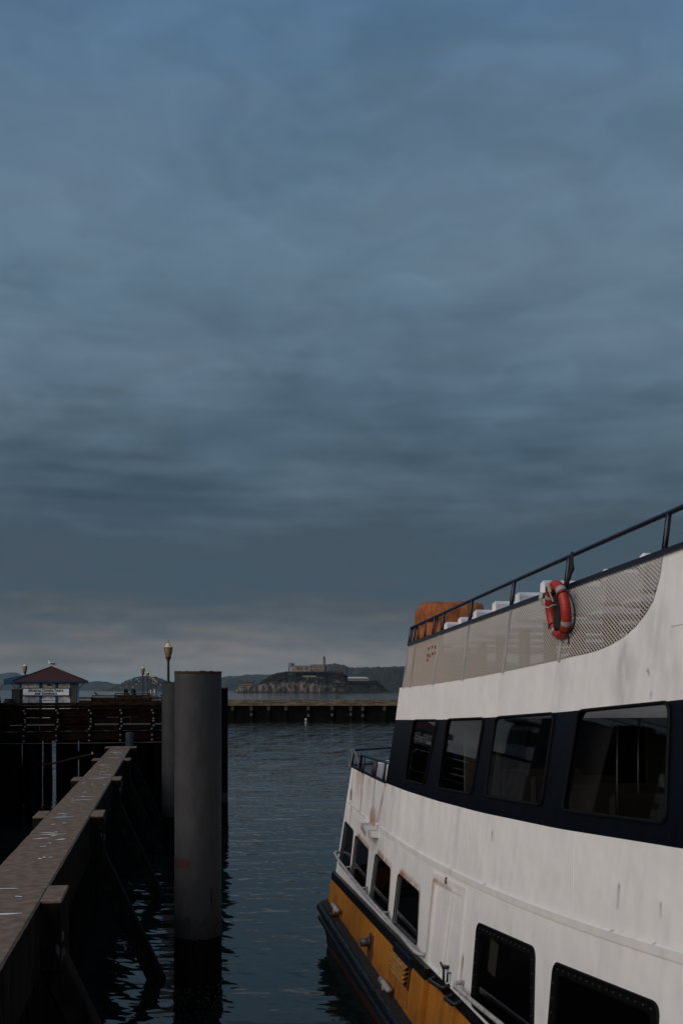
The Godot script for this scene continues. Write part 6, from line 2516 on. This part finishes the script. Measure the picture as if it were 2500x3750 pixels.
func ferry_fittings(f: Node3D) -> void:
	var s: SurfaceTool
	# life ring, hung outside on the mesh: own x forward, -z outboard, tilted with the side
	var lr := on_ferry(f, "life_ring", "red life ring with grey reflective bands hanging on the ferry's wire mesh", "life ring", P(-0.2, 0.985, 0.13))
	lr.rotation.x = 0.0
	var R := 0.31
	var r := 0.064
	var lean := Basis(Vector3.RIGHT, -0.13) * Basis(Vector3.UP, -0.08)
	var at := func(a: float, rr: float, b: float) -> Vector3:
		# a round the ring from the top, b round its section
		var c := Vector3(sin(a), cos(a), 0)
		return lean * (c * (R + rr * cos(b)) + Vector3(0, 0, rr * sin(b)))
	s = soft()
	for i in 48:
		for k in 14:
			var a0 := TAU * i / 48
			var a1 := TAU * (i + 1) / 48
			var b0 := TAU * k / 14
			var b1 := TAU * (k + 1) / 14
			quad(s, at.call(a0, r, b0), at.call(a1, r, b0), at.call(a1, r, b1), at.call(a0, r, b1))
	put("ring", s, M.ring_red, lr)
	for c in [0.9, 2.55, 4.15, 5.5]:
		s = soft()
		for i in 4:
			for k in 14:
				var a0: float = c - 0.09 + 0.045 * i
				var a1: float = a0 + 0.045
				var b0 := TAU * k / 14
				var b1 := TAU * (k + 1) / 14
				quad(s, at.call(a0, r + 0.002, b0), at.call(a1, r + 0.002, b0), at.call(a1, r + 0.002, b1), at.call(a0, r + 0.002, b1))
		put("reflective_band", s, M.tape, lr)
	for c in [0.55, 2.2, 3.8, 5.3]:
		s = soft()
		var loop := []
		for k in 12:
			loop.append(at.call(c, r + 0.006, TAU * k / 12))
		tube(s, loop, 0.01, 5, true)
		put("rope_lashing", s, M.rope_black, lr)
	# grab line: slack loops between the lashings
	s = soft()
	var line := []
	for k in 40:
		var a := lerpf(3.75, 5.35, k / 39.0)
		var sag := 0.1 * absf(sin((a - 3.75) / 1.6 * PI))
		line.append(at.call(a, r + 0.01 + sag, 0.3))
	tube(s, line, 0.01, 5)
	line = []
	for k in 40:
		var a := lerpf(2.2, 3.8, k / 39.0)
		var sag := 0.13 * absf(sin((a - 2.2) / 1.6 * PI))
		line.append(at.call(a, r + 0.01 + sag, 0.2) + Vector3(0, -0.03 * sin((a - 2.2) / 1.6 * PI), 0))
	tube(s, line, 0.01, 5)
	put("grab_line", s, M.rope_black, lr)
	# grey strap looped through, and dark line bag behind
	s = st()
	var sp := [Vector3(0.3, 0.24, -0.1), Vector3(0.26, 0.16, -0.13), Vector3(0.18, 0.06, -0.12), Vector3(0.08, 0.03, -0.08), Vector3(-0.04, 0.06, -0.06)]
	for i in sp.size() - 1:
		bar(s, sp[i], sp[i + 1], 0.045, 0.012)
	var sp2 := [Vector3(0.06, 0.34, -0.1), Vector3(0.0, 0.22, -0.11), Vector3(-0.03, 0.1, -0.07)]
	for i in sp2.size() - 1:
		bar(s, sp2[i], sp2[i + 1], 0.04, 0.012)
	put("strap", s, M.strap, lr)
	s = soft()
	nets(s, capsule_field([[Vector3(0.02, 0.16, 0.03), Vector3(0.05, -0.2, 0.03), 0.055, 0.07], [Vector3(0.0, 0.2, 0.06), Vector3(-0.16, 0.5, 0.12), 0.04, 0.022], [Vector3(-0.16, 0.48, 0.12), Vector3(-0.15, 0.7, 0.12), 0.022, 0.02]], 0.03), Vector3(-0.35, -0.4, -0.2), Vector3(0.3, 0.86, 0.25), 0.02)
	put("line_bag", s, M.rope_black, lr)

	# tarpaulin bundle on the foredeck roof
	var tp := on_ferry(f, "tarpaulin_bundle", "orange tarpaulin lashed over a bulky bundle at the ferry's front rail", "tarpaulin", P(7.2, 0.14, -0.12))
	s = soft()
	var fold := FastNoiseLite.new()
	fold.seed = 3
	fold.frequency = 1.0
	fold.fractal_octaves = 3
	var tarp_f := func(p: Vector3) -> float:
		# own x forward, z inboard
		var hx := 1.06 - 0.07 * p.y
		var q := Vector3(absf(p.x) - hx + 0.1, absf(p.y - 0.65) - 0.88 + 0.1, absf(p.z - 0.55) - 0.5 + 0.1)
		var dd := Vector3(maxf(q.x, 0), maxf(q.y, 0), maxf(q.z, 0)).length() + minf(maxf(q.x, maxf(q.y, q.z)), 0.0) - 0.1
		dd += 0.16 * clampf((absf(p.x) - 0.25), 0.0, 1.0) * clampf(p.y - 0.8, 0.0, 1.0)
		dd += 0.04 * fold.get_noise_3d(p.x * 5.0, p.y * 0.8, p.z * 4.0) + 0.025 * fold.get_noise_3d(p.x * 1.3 + 9.0, p.y * 1.5, p.z * 1.5)
		dd -= 0.03 * exp(-pow((p.x - 0.25 + 0.05 * p.y) * 12.0, 2.0)) + 0.025 * exp(-pow((p.x + 0.35) * 16.0, 2.0))
		return dd
	nets(s, tarp_f, Vector3(-1.25, -0.3, -0.3), Vector3(1.25, 1.8, 1.4), 0.045)
	put("cover", s, M.tarp, tp)

	# white benches on the top deck, their near ends at the rail
	var proto: Node3D = null
	var us := [6.1, 5.2, 4.3, 3.3, 2.22, 1.2, 0.2, -0.8, -1.8]
	var tops := [1.27, 1.30, 1.36, 1.42, 1.46, 1.53, 1.4, 1.46, 1.52]
	var words := ["first white bench back, lowest step beside the orange tarpaulin", "second white bench back of the stepped row", "third white bench back of the stepped row", "fourth white bench back, in the middle of the stepped row", "fifth white bench back, left of the tall rail post", "sixth white bench back, just left of the life ring", "white bench behind the mesh under the life ring", "white bench behind the mesh right of the life ring", "last white bench seen through the mesh by the solid bulwark"]
	for i in us.size():
		var base := vC(us[i]) + 0.06
		var pos: Vector3 = f.transform * Vector3(us[i], base + EYE, 0.16)
		if proto == null:
			proto = thing("deck_bench", words[i], "bench", pos, f.rotation.y, "white benches on the ferry's top deck")
			s = st()
			box(s, Vector3(0, 0.98, 1.2), Vector3(0.1, 0.44, 2.4), 0.045, Basis(Vector3.BACK, 0.1))
			put("backrest", s, M.seat, proto)
			s = st()
			box(s, Vector3(0.26, 0.68, 1.2), Vector3(0.46, 0.09, 2.4), 0.04)
			put("seat", s, M.seat, proto)
			for z in [0.2, 2.2]:
				s = st()
				box(s, Vector3(0.15, 0.32, z), Vector3(0.32, 0.64, 0.07), 0.01)
				put("leg", s, M.grey_metal, proto)
		var o: Node3D = proto if i == 0 else copy(proto, pos, words[i])
		if i > 0:
			o.rotation.y = f.rotation.y
		o.position.y += tops[i] - base - 1.23
	# white locker seen through the mesh aft
	var lk := on_ferry(f, "deck_locker", "white deck locker behind the wire mesh near the solid bulwark", "locker", Vector3(-0.9, EYE + 0.42, 1.3))
	s = st()
	box(s, Vector3(0, 0.36, 0.6), Vector3(1.3, 0.72, 1.2), 0.03)
	put("box", s, M.seat, lk)
	s = st()
	box(s, Vector3(0, 0.75, 0.6), Vector3(1.36, 0.06, 1.26), 0.02)
	put("lid", s, M.seat, lk)
	# two white seats on the foredeck
	for q in [[11.3, "white foredeck seat nearer the bow behind the black rail"], [10.2, "white foredeck seat nearer the navy cabin wall"]]:
		var b := on_ferry(f, "foredeck_seat", q[1], "seat", Vector3(q[0], EYE - 2.66, -0.12), "seats on the ferry's foredeck")
		s = st()
		box(s, Vector3(0, 0.72, 0.75), Vector3(0.14, 0.6, 1.4), 0.06, Basis(Vector3.BACK, 0.12))
		put("backrest", s, M.seat, b)
		s = st()
		box(s, Vector3(0.3, 0.42, 0.75), Vector3(0.55, 0.1, 1.4), 0.04)
		put("seat", s, M.seat, b)
		for z in [0.2, 1.3]:
			s = st()
			box(s, Vector3(0.15, 0.18, z), Vector3(0.3, 0.38, 0.06), 0.01)
			put("leg", s, M.grey_metal, b)
	# rope hanging in loops at the bow rail
	var rp := on_ferry(f, "mooring_line", "grey mooring line looped over the bow rail's near corner", "rope", P(12.4, -1.47, 0.03))
	s = soft()
	tube(s, [Vector3(0.0, 0.03, 0.0), Vector3(0.15, 0.0, -0.04), Vector3(0.24, -0.2, -0.05), Vector3(0.3, -0.36, -0.05), Vector3(0.1, -0.4, -0.05), Vector3(0.02, -0.25, -0.04), Vector3(-0.02, 0.0, -0.03)], 0.014, 6)
	tube(s, [Vector3(-0.05, 0.03, 0.0), Vector3(-0.3, -0.1, 0.02), Vector3(-0.38, -0.22, 0.04), Vector3(-0.32, -0.36, 0.06), Vector3(-0.2, -0.38, 0.1)], 0.014, 6)
	put("rope", s, M.rope_grey, rp)
